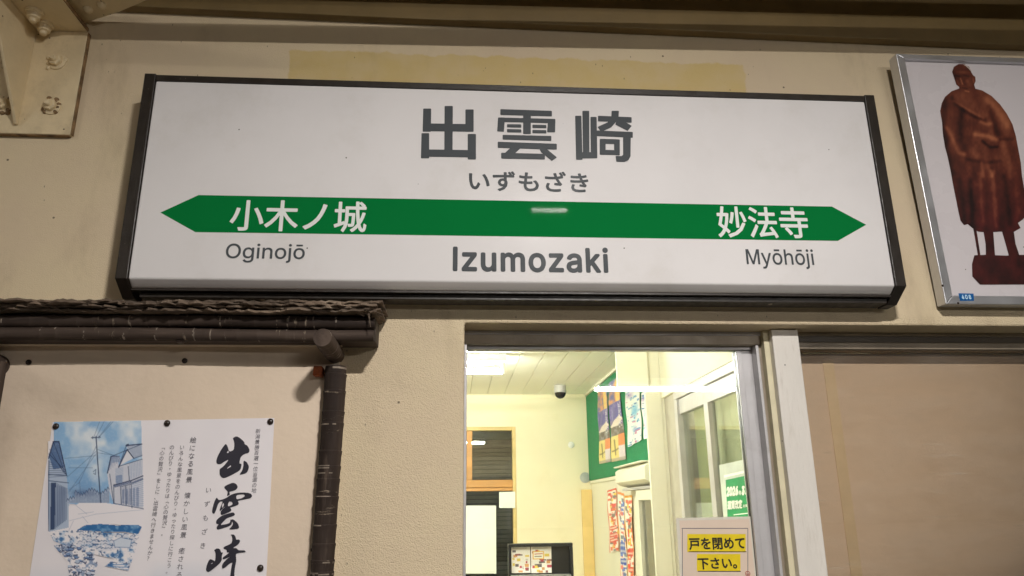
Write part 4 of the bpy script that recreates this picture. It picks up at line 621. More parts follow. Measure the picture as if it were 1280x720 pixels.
for lay in range(4):
    x = -1.35-.1*lay
    while x < xe-.03:
        L = random.uniform(.3, .8); x1 = min(x+L, xe+random.uniform(.004, .016)+.006*(lay == 3))
        bark(x, x1, -.128-.006*lay+random.uniform(-.006, .006), -.008, zr+.0052*lay+random.uniform(-.001, .001), .02, 100+k, .0045); k += 1; x = x1-.012
    
for i in range(12):      # frayed fibres at the right end
    q = Vector((xe+random.uniform(-.05, .01), -.128+random.uniform(-.012, .03), zr+random.uniform(0, .016)))
    MB().bar(q, q+Vector((random.uniform(.008, .026), random.uniform(-.006, .004), random.uniform(-.012, .006))), .0011, .0004, 5).build('bark_fibre', BARK, t)
q = Vector((xe-.012, -.125, zr)); MB().bar(q, q+Vector((.006, -.004, -.034)), .0026, .0008, 6).build('bark_fibre', BARK, t)
q = at(396, 463, -.055); MB().box(q.x-.008, q.x+.011, -.056, -.024, q.z-.011, q.z+.010).build('rusty_clip', mat('orange_rust', srgb(150, 74, 34), .8, var=.35, vs=60, bump=.5, bs=200), t, bev=.002)
q = at(226, 426, -.09); MB().prism([(q.x-.010, -.092, q.z+.004), (q.x-.008, -.092, q.z-.004), (q.x+.003, -.092, q.z-.004), (q.x+.010, -.092, q.z+.004)], (0, .02, 0)).build('hook', PIN, t)
for px, py in [(36, 453), (231, 451), (428, 690)]:
    y0 = -.0225 if px < 300 else -.022
    q = at(px if px < 300 else 392, py if px < 300 else 687, y0); MB().lathe((q.x, y0, q.z), (0, -1, 0), [(0, .0062), (.0025, .0058), (.004, .002)], 14).build('screw', PIN, t, smooth=True)

# ================================================================== poster on the board
YP = -.0235
PT = thing('poster', (-.64, YP, 1.3), 'white poster with blue street painting and black brush calligraphy', 'poster')
c_tl, c_tr = at(66, 527.5, YP), at(343, 522.5, YP); c_bl, c_br = at(37.5, 720, YP), at(333, 720, YP)
dl, dr = (c_bl-c_tl).normalized(), (c_br-c_tr).normalized(); HP = .62
ex = lambda u, v: (c_tl+dl*HP*v)*(1-u)+(c_tr+dr*HP*v)*u
rp = Ras(120, 140, (236, 231, 235))
wash = np.clip((rp.fbm(22, 5)-.42)*3.2, 0, 1)*np.clip((rp.Y-64)/16, 0, 1); rp.paint(wash, (176, 192, 212), .6)
rp.paint(np.clip((rp.fbm(30, 9)-.45)*3, 0, 1), (228, 222, 227), .6)
sheet('paper', rp, lambda u, v: ex(u, v)+Vector((0, -.0006-.0014*math.sin(u*5.2+v*3)**2*.6, 0)), PT, exact=True)
sol = MB().prism([ex(0, 0), ex(1, 0), ex(1, 1), ex(0, 1)], (0, .0004, 0)).build('paper_back', PAPER, PT)
YI = YP-.0022
def pq(px, py, k=0): q = at(px, py, YI); return (q.x, q.y-.00003*k, q.z)
# the painting, drawn in wash and line
D = 2.4; pw, ph = int(504/D), int(720/D)
rs = Ras(pw, ph, (236, 231, 235)); sc = lambda pts: [(x/D, y/D) for x, y in pts]
sky = rs.mask(sc([(62, 26), (453, 20), (463, 430), (300, 400), (120, 395), (118, 260), (60, 150)]))
cl = np.clip((rs.fbm(34, 21)-.38)*2.6, 0, 1); lo = np.clip((rs.Y*D-40)/300, 0, 1)
for ch in range(3):
    ca = (142, 182, 220)[ch]; cb = (222, 230, 238)[ch]; rs.a[..., ch] = np.where(sky, ca*(1-cl)+cb*cl, rs.a[..., ch])
rs.paint(sky*np.exp(-((rs.X*D-190)/80)**2-((rs.Y*D-330)/70)**2), (110, 150, 196), .6)
IN = (44, 62, 98); PAL = (214, 214, 222); MID = (128, 152, 188)
road = sc([(120, 520), (125, 420), (180, 388), (280, 388), (463, 415), (455, 500), (330, 485), (160, 515)]); rs.poly(road, (236, 231, 236))
# left houses
rs.poly(sc([(38, 190), (60, 115), (85, 115), (118, 260), (130, 380), (128, 500), (40, 520), (34, 300)]), (176, 190, 212))
rs.poly(sc([(40, 180), (62, 110), (84, 116), (108, 230), (60, 240)]), (92, 118, 158)); rs.poly(sc([(50, 300), (70, 300), (66, 508), (46, 512)]), IN, .85)
for k in range(9): rs.line(sc([(72+6*k, 300+3*k), (70+6*k, 505-5*k)]), .9, IN, .7)
for k in range(7): rs.line(sc([(44+9*k, 150+16*k), (92+5*k, 232+6*k)]), .8, IN, .65)
for a in ([(38, 190), (60, 115), (85, 115), (118, 262)], [(36, 262), (120, 268)], [(36, 290), (128, 300)], [(52, 85), (60, 115), (110, 250)], [(40, 170), (108, 240)], [(36, 515), (40, 200)]): rs.line(sc(a), 1.3, IN, .9)
# far row
for k in range(16):
    x = 118+k*12; h = 340-10*math.sin(k*.9)-.9*k+30*(k < 3); rs.poly(sc([(x, 390), (x, h+14), (x+6, h), (x+13, h+12), (x+13, 390)]), (168, 182, 206)); rs.line(sc([(x, h+14), (x+6, h), (x+13, h+12)]), 1.0, IN, .8)
    rs.line(sc([(x+3, h+18), (x+3, 388)]), .8, IN, .5); rs.line(sc([(x+9, h+20), (x+9, 388)]), .8, IN, .45)
rs.blob(190/D, 345/D, 60/D, 16/D, (70, 92, 132), .5)
# right houses
rs.poly(sc([(300, 255), (318, 180), (352, 178), (352, 228), (462, 190), (463, 415), (330, 392), (312, 340)]), (206, 208, 220))
rs.poly(sc([(318, 182), (356, 178), (362, 206), (322, 210), (304, 254)]), (158, 172, 198)); rs.poly(sc([(386, 132), (456, 126), (458, 180), (420, 190), (392, 150)]), (190, 198, 214))
rs.poly(sc([(352, 230), (390, 150), (420, 188), (372, 214)]), (222, 222, 230))
for a in ([(318, 182), (456, 126), (386, 134), (352, 230), (390, 150), (420, 190), (462, 176)], [(302, 256), (318, 182), (356, 180)], [(312, 260), (330, 392)], [(330, 310), (408, 290), (462, 268)], [(408, 290), (412, 412)], [(330, 310), (332, 392)], [(360, 316), (364, 396)], [(395, 226), (400, 290)], [(352, 226), (462, 192)], [(330, 392), (463, 416)], [(360, 318), (406, 306)], [(384, 312), (386, 398)]): rs.line(sc(a), 1.25, IN, .85)
for k in range(14): rs.line(sc([(412, 300+8*k), (463, 285+9*k)]), .75, MID, .9)
for k in range(11): rs.line(sc([(338, 238+6*k), (372, 232+6*k)]), .75, MID, .9)
for k in range(8): rs.line(sc([(402+7*k, 214-2*k), (404+7*k, 284-3*k)]), .75, MID, .9)
for k in range(6): rs.line(sc([(366+7*k, 322-2*k), (368+7*k, 394+1*k)]), .8, IN, .55)
# pole and wires
rs.line(sc([(251, 92), (258, 200), (272, 388)]), 2.0, IN, .95); rs.line(sc([(230, 98), (270, 95)]), 1.4, IN); rs.line(sc([(236, 92), (236, 102)]), 1., IN); rs.line(sc([(264, 90), (264, 100)]), 1., IN); rs.line(sc([(238, 250), (250, 240), (248, 262), (240, 258)]), 1., IN, .8)
for a in ([(251, 96), (290, 20)], [(240, 98), (268, 22)], [(262, 96), (318, 24)], [(264, 96), (330, 22)], [(120, 275), (250, 160)], [(130, 340), (250, 170)], [(110, 190), (250, 178)], [(258, 150), (345, 182)], [(258, 165), (345, 178)], [(130, 232), (235, 232)], [(132, 330), (175, 300), (254, 130)], [(178, 290), (180, 345)]): rs.line(sc(a), .7, (70, 92, 132), .75)
# road lines, banks and rocks
for a in ([(150, 392), (210, 440)], [(170, 440), (240, 430)], [(130, 470), (250, 440), (462, 420)], [(126, 520), (150, 470)], [(190, 450), (215, 480)]): rs.line(sc(a), .7, (150, 160, 186), .7)
hill = sc([(165, 512), (200, 490), (270, 484), (340, 490), (440, 488), (456, 498), (440, 530), (380, 520), (300, 520)]); rs.poly(hill, (52, 108, 164)); rs.paint(rs.mask(hill)*np.clip((rs.fbm(9, 31)-.45)*4, 0, 1), (130, 170, 206), .8)
vill = sc([(40, 520), (165, 512), (300, 522), (446, 528), (425, 610), (395, 694), (290, 672), (330, 640), (200, 610), (110, 580), (60, 560)])
vm = rs.mask(vill); f1 = rs.noise(2.3, 41)*.6+rs.noise(5, 42)*.4; f2 = rs.fbm(10, 43)
rs.paint(vm*np.clip((f2-.45)*4, 0, 1), (136, 170, 208), .8); rs.paint(vm*np.clip((f1-.6)*6, 0, 1), (44, 74, 120), .8); rs.paint(vm*np.clip((f2-.6)*6, 0, 1), (40, 92, 150), .75)
for _ in range(50):
    x, y = random.uniform(140, 420), random.uniform(520, 600); rs.poly(sc([(x, y), (x+9, y-5), (x+20, y), (x+20, y+9), (x, y+9)]), (216, 216, 226), .9 if rs.mask(vill)[min(ph-1, int(y/D)), min(pw-1, int(x/D))] else 0); rs.line(sc([(x, y), (x+9, y-5), (x+20, y)]), .9, (40, 76, 128), .8)
rs.poly(sc([(330, 560), (362, 545), (410, 555), (404, 590), (335, 588)]), (206, 214, 228)); rs.line(sc([(330, 560), (362, 545), (410, 555), (404, 590), (335, 588), (330, 560)]), 1., (60, 96, 150), .8)
rock = sc([(60, 580), (130, 570), (230, 610), (260, 660), (240, 720), (130, 720), (120, 650)]); rm = rs.mask(rock)
rs.paint(rm*np.clip((rs.fbm(8, 51)-.46)*6, 0, 1), (120, 142, 178), .8); rs.paint(rm*np.clip((rs.noise(2.4, 53)*.5+rs.noise(6, 54)*.5-.58)*9, 0, 1), (44, 58, 94), .85)
for y in (660, 672, 684): rs.line(sc([(286, y), (330, y+8-random.random()*8), (394, y+6)]), 1.6, (76, 122, 176), .8)
rr = random.Random(77)
for _ in range(46):      # rocks: pale stones with a dark lower edge
    x, y = rr.uniform(60, 255), rr.uniform(585, 716)
    if not rm[min(ph-1, int(y/D)), min(pw-1, int(x/D))]: continue
    a_, b2 = rr.uniform(7, 17), rr.uniform(4, 9); st_ = [(x+a_*math.cos(k*.9)*rr.uniform(.7, 1.1), y+b2*math.sin(k*.9)*rr.uniform(.7, 1.1)) for k in range(7)]
    rs.poly(sc(st_), rr.choice([(222, 224, 232), (186, 200, 220), (150, 174, 206), (110, 140, 184)]), .9); rs.line(sc(st_[:4]), 1.3, (38, 52, 92), .85)
for k in range(10): rs.line(sc([(392+6*k, 134-k), (424+3.6*k, 186-1.2*k)]), .6, (110, 128, 162), .8)
for k in range(7): rs.line(sc([(320+5*k, 184-k*.6), (308+9*k, 246-8*k)]), .6, (96, 114, 152), .7)
for k in range(12): rs.line(sc([(40+6.5*k, 300+2*k), (40+6.5*k, 516-4*k)]), .8, (40, 56, 96), .55)
for k in range(8): rs.line(sc([(38, 205+10*k), (60+9*k, 212+8*k)]), 1., (40, 56, 96), .5)
for a in ([(386, 132), (456, 126)], [(352, 230), (390, 150), (420, 190)], [(318, 182), (302, 256)], [(330, 310), (408, 290), (462, 268)], [(38, 190), (60, 115), (85, 115), (118, 262)]): rs.line(sc(a), 1.9, (34, 48, 86), .9)
rs.poly(sc([(412, 296), (463, 276), (463, 286), (412, 306)]), (60, 78, 118), .6); rs.poly(sc([(332, 312), (406, 294), (406, 302), (332, 322)]), (60, 78, 118), .6)
rs.poly(sc([(386, 128), (396, 124), (398, 134), (388, 138)]), (34, 48, 86)); rs.poly(sc([(340, 268), (368, 262), (368, 300), (341, 304)]), (120, 140, 176), .7)
for k in range(5): rs.poly(sc([(368+16*k, 330-2*k), (378+16*k, 328-2*k), (378+16*k, 392+4*k), (368+16*k, 390+4*k)]), (86, 106, 148), .45)
rs.paint(np.clip((rs.noise(2.2, 61)-.55)*2, 0, 1)*(vm | rm | sky), (240, 240, 245), .18)
keep = (sky | rs.mask(road) | rs.mask(sc([(36, 112), (90, 112), (130, 260), (130, 520), (36, 524)])) | rs.mask(sc([(300, 180), (456, 122), (466, 420), (300, 400)])) | vm | rm | rs.mask(hill))
sheet('painting', rs, lambda u, v: Vector(pq(50+u*140, 520+v*200)), PT, cut=keep, exact=True)
# brush calligraphy
c1 = lambda pts: [(255+x/9.6, 535+y/9.6) for x, y in pts]; c2 = lambda pts: [(255+x/9.6, 595+y/9.6) for x, y in pts]; c3 = lambda pts: [(240+x/11.075, 655+y/11.075) for x, y in pts]
BR = [c1([(340, 120), (385, 95), (430, 118), (480, 165), (485, 195), (515, 205), (545, 260), (535, 295), (480, 310), (435, 345), (420, 425), (450, 425), (435, 500), (370, 540), (232, 607), (185, 565), (183, 490), (230, 460), (302, 370), (240, 400), (200, 432), (155, 430), (143, 400), (160, 340), (205, 255), (258, 183), (280, 215), (300, 285), (355, 262), (362, 200), (355, 150)]),
      c1([(470, 385), (510, 405), (538, 460), (520, 520), (490, 545), (415, 562), (455, 510), (470, 450)]),
      c2([(240, 120), (345, 75), (385, 95), (403, 130), (380, 165), (330, 182), (300, 187), (308, 225), (270, 240), (285, 185), (245, 150)]),
      c2([(150, 250), (175, 290), (250, 270), (330, 215), (420, 195), (520, 198), (560, 210), (575, 240), (550, 265), (480, 278), (420, 290), (400, 300), (415, 320), (405, 345), (300, 380), (320, 385), (325, 410), (310, 425), (205, 470), (193, 440), (205, 410), (245, 370), (250, 360), (215, 395), (185, 425), (185, 395), (225, 300), (190, 305), (165, 335), (145, 400), (120, 455), (97, 440), (95, 405), (120, 310)]),
      c2([(145, 525), (210, 470), (345, 428), (370, 455), (355, 475), (270, 500), (205, 570), (200, 585), (300, 565), (315, 535), (310, 520), (350, 515), (400, 560), (420, 610), (405, 628), (290, 640), (330, 600), (345, 570), (335, 535), (325, 590), (150, 645), (150, 605), (175, 575), (143, 570)]),
      c3([(300, 360), (345, 332), (385, 345), (400, 395), (428, 390), (408, 430), (410, 500), (370, 555), (225, 668), (190, 640), (200, 570), (240, 480), (290, 495), (315, 515), (325, 440), (320, 385)]),
      c3([(525, 145), (575, 142), (600, 175), (603, 215), (650, 212), (663, 240), (630, 285), (555, 330), (615, 332), (635, 362), (720, 360), (740, 380), (725, 388), (620, 400), (600, 415), (610, 500), (585, 620), (575, 800), (515, 800), (540, 590), (560, 510), (420, 625), (408, 570), (440, 520), (510, 455), (580, 425), (430, 490), (415, 465), (520, 390), (475, 390), (475, 350), (435, 345), (433, 315), (540, 270), (555, 220), (550, 170)])]
HO = [c1([(268, 298), (290, 265), (298, 295)]), c1([(265, 490), (318, 440), (322, 462)]), c2([(382, 225), (470, 215), (490, 235), (450, 265), (385, 280)]), c2([(300, 300), (335, 310), (340, 340), (285, 365), (285, 330)]), c2([(215, 340), (232, 315), (238, 345), (214, 385)]), c3([(252, 550), (285, 528), (280, 548)])]
def smooth_poly(p):
    for _ in range(2):
        q = []
        for i in range(len(p)):
            (x0, y0), (x1, y1) = p[i], p[(i+1) % len(p)]; q += [(x0*.8+x1*.2, y0*.8+y1*.2), (x0*.2+x1*.8, y0*.2+y1*.8)]
        p = q
    return p
for grp, (bx0, by0, bx1, by1) in ((BR[:2], (266, 542, 316, 602)), (BR[2:5], (262, 600, 318, 664)), (BR[5:], (254, 665, 310, 730))):
    sp = 3.6; rb = Ras(int((bx1-bx0)*sp), int((by1-by0)*sp), (60, 60, 60)); m_ = np.zeros((rb.h, rb.w), bool)
    loc = lambda p: [((x-bx0)*sp, (y-by0)*sp) for x, y in smooth_poly(p)]
    for p in grp: m_ |= rb.mask(loc(p))
    for p in HO: m_ &= ~rb.mask(loc(p))
    sheet('brush_character', rb, lambda u, v: Vector(pq(bx0+u*(bx1-bx0), by0+v*(by1-by0))), PT, cut=m_, exact=True, material=INK)
def column(s, x0, y0, x1, y1, size, m, bold=.0, shear=.18):
    """vertical writing running from (x0,y0) to (x1,y1), sizes in survey px"""
    P, F = [], []; n = len(s)
    for i, ch in enumerate(s):
        if ch == '　': continue
        k = i/(n-1); cx_, cy_ = x0+(x1-x0)*k, y0+(y1-y0)*k
        offs = [(0, 0)] if not bold else [(0, 0), (bold, 0), (0, bold), (-bold, 0)]
        adv, v, f = glyph(ch)
        for li, (dx, dy) in enumerate(offs):
            o_ = len(P)
            for a, b_ in v:
                a2, b2 = a-.5+dx, b_-.38+dy
                if ch in '「」': a2, b2 = b2, -a2
                P.append(pq(cx_+(a2+shear*b2)*size, cy_-b2*size, li))
            F += [[j+o_ for j in q] for q in f]
    me = bpy.data.meshes.new('lettering'); me.from_pydata(P, [], F); return link('lettering', me, m, PT)
column('新潟景勝百選一位当選の地', 322.5, 539, 317.5, 613, 6.4, GREYINK)
cc = lambda i: (241.5-19.5*i/19, 550+188*i/19)
for s_, i0 in (('絵になる風景', 0), ('懐かしい風景', 7), ('癒される風景', 14)): column(s_, *cc(i0), *cc(i0+5), 8.2, GREYINK)
column('いろんな風景をのんびり・ゆったり探しに行こう。', 227.5, 559, 210.5, 714, 6.4, GREYINK)
column('のんびり・ゆったりは「心の贅沢」。', 215, 559, 204.5, 667, 6.4, GREYINK)
column('「心の贅沢」をしに、出雲崎へ行きませんか？', 203.5, 559, 186.5, 698, 6.4, GREYINK)
column('いずもざき', 260.5, 612.5, 253.5, 682, 8.0, GREYINK)
for px, py in [(70, 533), (209, 529), (338, 527), (325.5, 710)]:
    q = at(px, py, YI); MB().lathe((q.x, YI-.0002, q.z), (0, -1, 0), [(0, .0066), (.001, .0068), (.003, .005), (.0045, .0015)], 16).build('push_pin', PIN, PT, smooth=True)

# ================================================================== doorway: post, frame, sliding door
px0, px1 = at(964.3, 412, .04).x, at(997, 412, .04).x
MB().box(px0, px1, .04, .125, 0, ZL-.002).build('door_post', WHITEW, bev=.002, label='white painted wooden post between the doorway and the side window', cat='post')
t = thing('door_frame', (.38, .1, 0), 'grey aluminium door frame set in the doorway', 'door frame')
zh0 = at(700, 431, .085).z
MB().box(.0195, px0-.001, .079, .15, zh0, ZL-.001).build('frame_head', ALUD, t, bev=.002)
MB().box(.0195, px0-.001, .074, .0785, ZL-.010, ZL-.001).build('head_lip', ALUW, t, bev=.001)
MB().box(.0195, .026, .075, .15, 0, zh0-.0005).build('frame_jamb', ALUW, t, bev=.001)
xj0, xj1 = at(941, 424, .082).x, at(953, 424, .082).x
MB().box(xj0+.010, px0-.001, .082, .15, 0, zh0-.0005).build('frame_jamb', ALUD, t, bev=.002)
MB().box(xj0+.002, xj0+.0095, .074, .15, 0, zh0-.0005).build('jamb_lip', ALUW, t, bev=.0015)
MB().box(px0-.014, px0-.0005, .06, .0815, 0, ZL-.001).build('jamb_filler', mat('cream_filler', srgb(214, 206, 176), .6), t)
t = thing('sliding_door', (.36, .11, 0), 'aluminium framed sliding glass door of the lit waiting room', 'door')
zs0, zs1 = at(700, 437, .10).z, zh0-.001
xs0, xs1 = at(920, 440, .10).x, at(940, 440, .10).x
MB().box(.027, xs1, .10, .128, zs0, zs1).build('top_rail', ALUW, t, bev=.0015)
MB().box(xs0, xs0+.014, .0985, .128, .02, zs0-.0005).build('door_stile', ALUW, t, bev=.0015)
MB().box(xs0+.0145, xs1, .103, .128, .02, zs0-.0005).build('door_stile', ALUW, t, bev=.0015)
MB().box(.027, xs0-.0005, .10, .128, .02, .12).build('bottom_rail', ALUW, t, bev=.0015)
MB().box(.027, xs0-.0005, .113, .1165, .1205, zs0-.0005).build('glass_pane', GLASS, t)
MB().box(xs0-.0006, xs0-.0001, .108, .121, .12, zs0-.001).build('glazing_gasket', DARKBOX, t)
# notice on the glass
t = thing('door_notice', (.6, .11, 1.3), 'laminated notice with yellow marked black characters on the door glass', 'notice')
YN = .1115
d0, d1 = at(845, 647.5, YN), at(939.5, 645.5, YN); dd = (at(849, 720, YN)-d0).normalized(); HN = .25
nf = lambda u, v, k=0: Vector((d0.x*(1-u)+d1.x*u, YN-.0002-.00004*k, (d0.z*(1-u)+d1.z*u)-v))
MB().prism([nf(0, 0), nf(1, 0), nf(1, HN), nf(0, HN)], (0, .0006, 0)).build('laminate', mat('laminate_edge', srgb(226, 220, 206), .25, var=.02), t)
MB().flat([nf(.04, .006, 4), nf(.965, .006, 4), nf(.965, HN-.006, 4), nf(.04, HN-.006, 4)]).build('paper', mat('notice_paper', srgb(226, 206, 188), .4, var=.02), t)
WN = d1.x-d0.x
def npx(px, py, k): q = at(px, py, YN); return (q.x, YN-.0002-.00004*k, q.z)
def nbox(px_a, py_a, px_b, py_b, k, m, name): 
    return MB().flat([npx(px_a, py_a, k), npx(px_b, py_a, k), npx(px_b, py_b, k), npx(px_a, py_b, k)]).build(name, m, t)
nbox(859, 667.5, 932, 690, 8, YELL, 'marker_stripe'); nbox(871, 692.5, 925.5, 714, 8, YELL, 'marker_stripe')
for a in ((852, 660, 935, 660.9), (852.5, 661, 853.3, 740), (934.3, 661, 935.1, 740)): nbox(*a, 7, GREYINK, 'border_line')
nbox(860.5, 689.2, 933, 690.2, 10, BLK, 'underline'); nbox(872.5, 713.6, 926, 714.6, 10, BLK, 'underline')
a, b_ = at(861, 680, YN), at(931, 680, YN)
lettering('戸を閉めて', lambda x, y, k: (x, YN-.0008-.00003*k, y), BLK, t, (a.x, b_.x, at(895, 687, YN).z, at(895, 672, YN).z), .03)
a, b_ = at(872, 704, YN), at(921, 704, YN)
lettering('下さい。', lambda x, y, k: (x, YN-.0008-.00003*k, y), BLK, t, (a.x, b_.x, at(895, 711.5, YN).z, at(895, 697, YN).z), .03)
q = at(934.5, 717, YN)
for k, rr in ((0, .0060),):
    MB().add([(q.x+r_*math.cos(i*.5236), YN-.0008, q.z+r_*math.sin(i*.5236)) for i in range(12) for r_ in (rr, rr*.8)], [(2*i, 2*i+1, (2*i+3) % 24, (2*i+2) % 24) for i in range(12)]).build('seal_ring', REDI, t)
lettering('山', lambda x, y, k: (x, YN-.0009-.00003*k, y), REDI, t, (q.x-.003, q.x+.003, q.z-.003, q.z+.003), .02)

# ================================================================== side window with blind
t = thing('side_window', (1.6, .1, 0), 'wide fixed window right of the white post with a brown blind behind the glass', 'window')
zw0 = at(1150, 437, .085).z; zw1 = at(1150, 421, .075).z
MB().box(px1+.001, 2.6, .075, .15, zw1+.002, ZL-.001).build('frame_head', ALUD, t, bev=.002)
MB().box(px1+.001, 2.6, .082, .15, (zw0+zw1)/2+.002, zw1+.0015).build('frame_track', mat('dark_track', srgb(84, 76, 66), .5), t)
MB().box(px1+.001, 2.6, .080, .15, zw0, (zw0+zw1)/2+.0015).build('frame_head', ALUD, t, bev=.002)
MB().box(px1+.001, px1+.010, .078, .15, 0, zw0-.001).build('frame_jamb', ALUD, t, bev=.001)
MB().box(px1+.0105, 2.6, .098, .102, .1, zw0-.001).build('glass_pane', GLASSS, t)
mb = mat('brown_blind', srgb(238, 205, 176), .8, var=.04, vs=2.5, bump=.15, bs=200, dirt=srgb(212, 180, 148), dirt_amt=.4, dirt_s=3)
MB().box(px1+.0105, 2.6, .135, .139, .1, zw0-.001).build('blind', mb, t)
xa, xb, xc = at(1024, 470, .134).x, at(1030, 470, .134).x, at(1044, 470, .134).x
MB().box(xb+.001, xc, .133, .1345, .1, zw0-.02).build('blind_edge', mat('tan_edge', srgb(238, 204, 162), .7, var=.05), t, bev=.001)

# ================================================================== waiting room
ZC, YBK, XRW, XLW = 2.5, 4.44, 1.10, -1.7
MB().box(-2.2, 2.4, .0, 9.0, -.2, -.004).build('waiting_room_floor', ROOMF, kind='structure', base=(0, 0, 0))
t = thing('waiting_room_ceiling', (0, 2.3, ZC), None, None, kind='structure')
xg = atz(653, 490, ZC).x; pitch = .14; first = xg-24*pitch
pl0 = None; i = 0
while first+i*pitch < XRW:
    a = first+i*pitch
    if a+pitch > XLW:
        hi = min(a+pitch, XRW-.001)-.0035
        MB().box(max(a, XLW), hi, .16, YBK, ZC, ZC+.012).build('ceiling_plank', CEIL, t, bev=.0015)
    i += 1
MB().box(XLW, XRW, .16, YBK, ZC+.0125, ZC+.03).build('ceiling_backing', mat('dark_gap', srgb(150, 140, 100), .8), t)
# back wall with a window opening
wx1 = at(645.5, 600, YBK).x; wz1 = at(600, 533.5, YBK).z; wx0 = -1.25; wz0 = .75
t = thing('waiting_room_back_wall', (-.2, YBK, 0), 'pale yellow back wall of the waiting room behind the door glass', 'wall')
for a in ((XLW-.05, wx0, 0, ZC+.03), (wx1, 2.2, 0, ZC+.03), (wx0, wx1, wz1, ZC+.03), (wx0, wx1, 0, wz0)):
    MB().box(a[0], a[1], YBK, YBK+.12, a[2], a[3]).build('wall_panel', ROOMY, t)
MB().box(wx1+.06, XRW-.001, YBK-.012, YBK-.0005, ZC-.03, ZC-.001).build('ceiling_trim', ROOMY, t)
q = at(731.5, 597, YBK-.01); MB().lathe((q.x, YBK-.001, q.z), (0, -1, 0), [(0, .042), (.012, .042), (.016, .034)], 20).build('round_cover', mat('grey_cover', srgb(176, 180, 178), .5), t, smooth=True)
q = at(714, 556, YBK-.01); MB().lathe((q.x, YBK-.001, q.z), (0, -1, 0), [(0, .026), (.01, .026), (.018, .016)], 16).build('white_disc', mat('disc_white', srgb(250, 250, 246), .3), t, smooth=True)  # small raised white disc on the back wall
d_a, d_b = at(726, 612, YBK).x, XRW-.002
MB().box(d_a, d_b, YBK-.03, YBK-.0005, 0, at(730, 612, YBK).z).build('tan_panel', mat('tan_laminate', srgb(228, 198, 132), .5, var=.05), t, bev=.003)
# faint conduit marks
for a in ((655, 566, 700, 566.8), (650, 585, 651, 606), (655, 650, 720, 651)):
    A0, A1 = at(a[0], a[1], YBK), at(a[2], a[3], YBK)
    MB().box(A0.x, A1.x, YBK-.003, YBK-.0005, A1.z, A0.z).build('surface_seam', ROOMY, t)
# back window
t = thing('back_window', (0, YBK, wz0), 'wooden framed window in the far wall showing dark night glass', 'window')
tz0, tz1 = at(600, 613, YBK).z, at(600, 600, YBK).z; yw = YBK+.02
MB().box(wx0, wx1-.03, yw-.02, yw+.05, tz0+.022, tz1).build('transom', WOODO, t, bev=.004)
MB().box(wx0, wx1-.03, yw-.012, yw+.05, tz0-.006, tz0+.0195).build('sash_rail', WOODO, t, bev=.003)
MB().box(wx1-.0295, wx1-.0005, yw-.02, yw+.06, wz0, wz1-.0005).build('window_stile', mat('pale_frame', srgb(214, 190, 130), .5), t, bev=.003)
MB().box(wx0, wx1-.03, yw-.02, yw+.06, wz1-.03, wz1-.0005).build('window_head', MATS['pale_frame'], t, bev=.003)
mx = at(588, 560, YBK).x
MB().box(mx-.03, mx+.015, yw, yw+.04, tz1+.001, wz1-.031).build('mullion', WOODO, t, bev=.002)
MB().box(wx0, wx1-.031, yw+.015, yw+.02, tz1+.001, wz1-.031).build('upper_pane', GLASSD, t)
MB().box(wx0, wx1-.031, yw+.025, yw+.03, wz0, tz0-.007).build('lower_pane', GLASSD, t)
PAPW = mat('bright_paper', srgb(236, 242, 236), .6, var=.02)
def onback(pts, y): return [Vector(at(a, b, y)) for a, b in pts]
for pts, lab in (([(570, 632), (620, 632), (620.5, 717), (570, 717)], 'large white sheet taped low on the far window'), ([(624, 615), (644, 614.5), (644, 635), (624, 635)], 'small white sheet taped on the far window above the larger one')):
    MB().prism(onback(pts, yw-.024), (0, .002, 0)).build('paper_sheet', PAPW, label=lab, cat='paper')
# outside beyond the window: a shuttered building in the dark
t = thing('shuttered_building', (-.3, 6.0, 0), 'dark building with a grey roller shutter seen through the far window', 'building')
DK = mat('night_wall', srgb(92, 92, 92), .8, var=.2, vs=3); SH = mat('shutter_slat', srgb(124, 122, 116), .6, var=.1)
MB().box(-3, 3, 6.1, 6.2, 0, 4).build('wall', DK, t)
for k in range(46): MB().box(-1.4, 1.6, 6.07, 6.098, .3+.042*k, .3+.042*k+.034).build('shutter_slat', SH, t)
MB().box(-1.5, 1.7, 5.95, 6.098, 2.27, 2.40).build('shutter_box', SH, t)
for x in (.1, .28): MB().box(x, x+.05, 6.0, 6.098, 2.42, 3.6).build('downpipe', SH, t)
# left wall
MB().box(XLW-.1, XLW, .16, YBK, 0, ZC+.03).build('waiting_room_side_wall', ROOMY, label='pale yellow left wall of the waiting room, hidden by the stucco pier', cat='wall')
# right wall with the ticket office window
YC = 2.2; wyA, wyB, wzA, wzB = .30, 1.95, .95, 2.15
t = thing('ticket_office_wall', (XRW, 2.2, 0), 'off white right wall of the waiting room with the ticket window', 'wall')
MB().box(XRW, XRW+.10, YC, YBK, 0, ZC+.03).build('wall_panel', ROOMW, t)
MB().box(XRW-.004, XRW+.10, .17, YC-.0005, wzB, ZC+.03).build('wall_panel', ROOMW, t, bev=.003)
MB().box(XRW, XRW+.10, .17, YC-.0005, 0, wzA).build('wall_panel', ROOMW, t)
MB().box(XRW, XRW+.10, .17, wyA, wzA+.0005, wzB-.0005).build('wall_panel', ROOMW, t)
gx = mat('grey_steel_jamb', srgb(176, 170, 158), .5, var=.06)
MB().box(XRW+.012, XRW+.10, wyB, YC-.001, wzA+.0005, wzB-.0005).build('jamb_panel', gx, t)
xp = at(813, 600, YC).x
MB().box(xp, XRW-.0005, YC, YC+.02, 0, ZC-.001).build('pilaster', ROOMW, t, bev=.004)
MB().box(XRW-.03, XRW-.001, .17, YBK-.013, ZC-.02, ZC-.001).build('ceiling_trim', ROOMW, t)
MB().box(XRW-.012, XRW-.001, YC+.021, YBK-.002, 1.775, 1.797).build('board_trim', ROOMW, t)
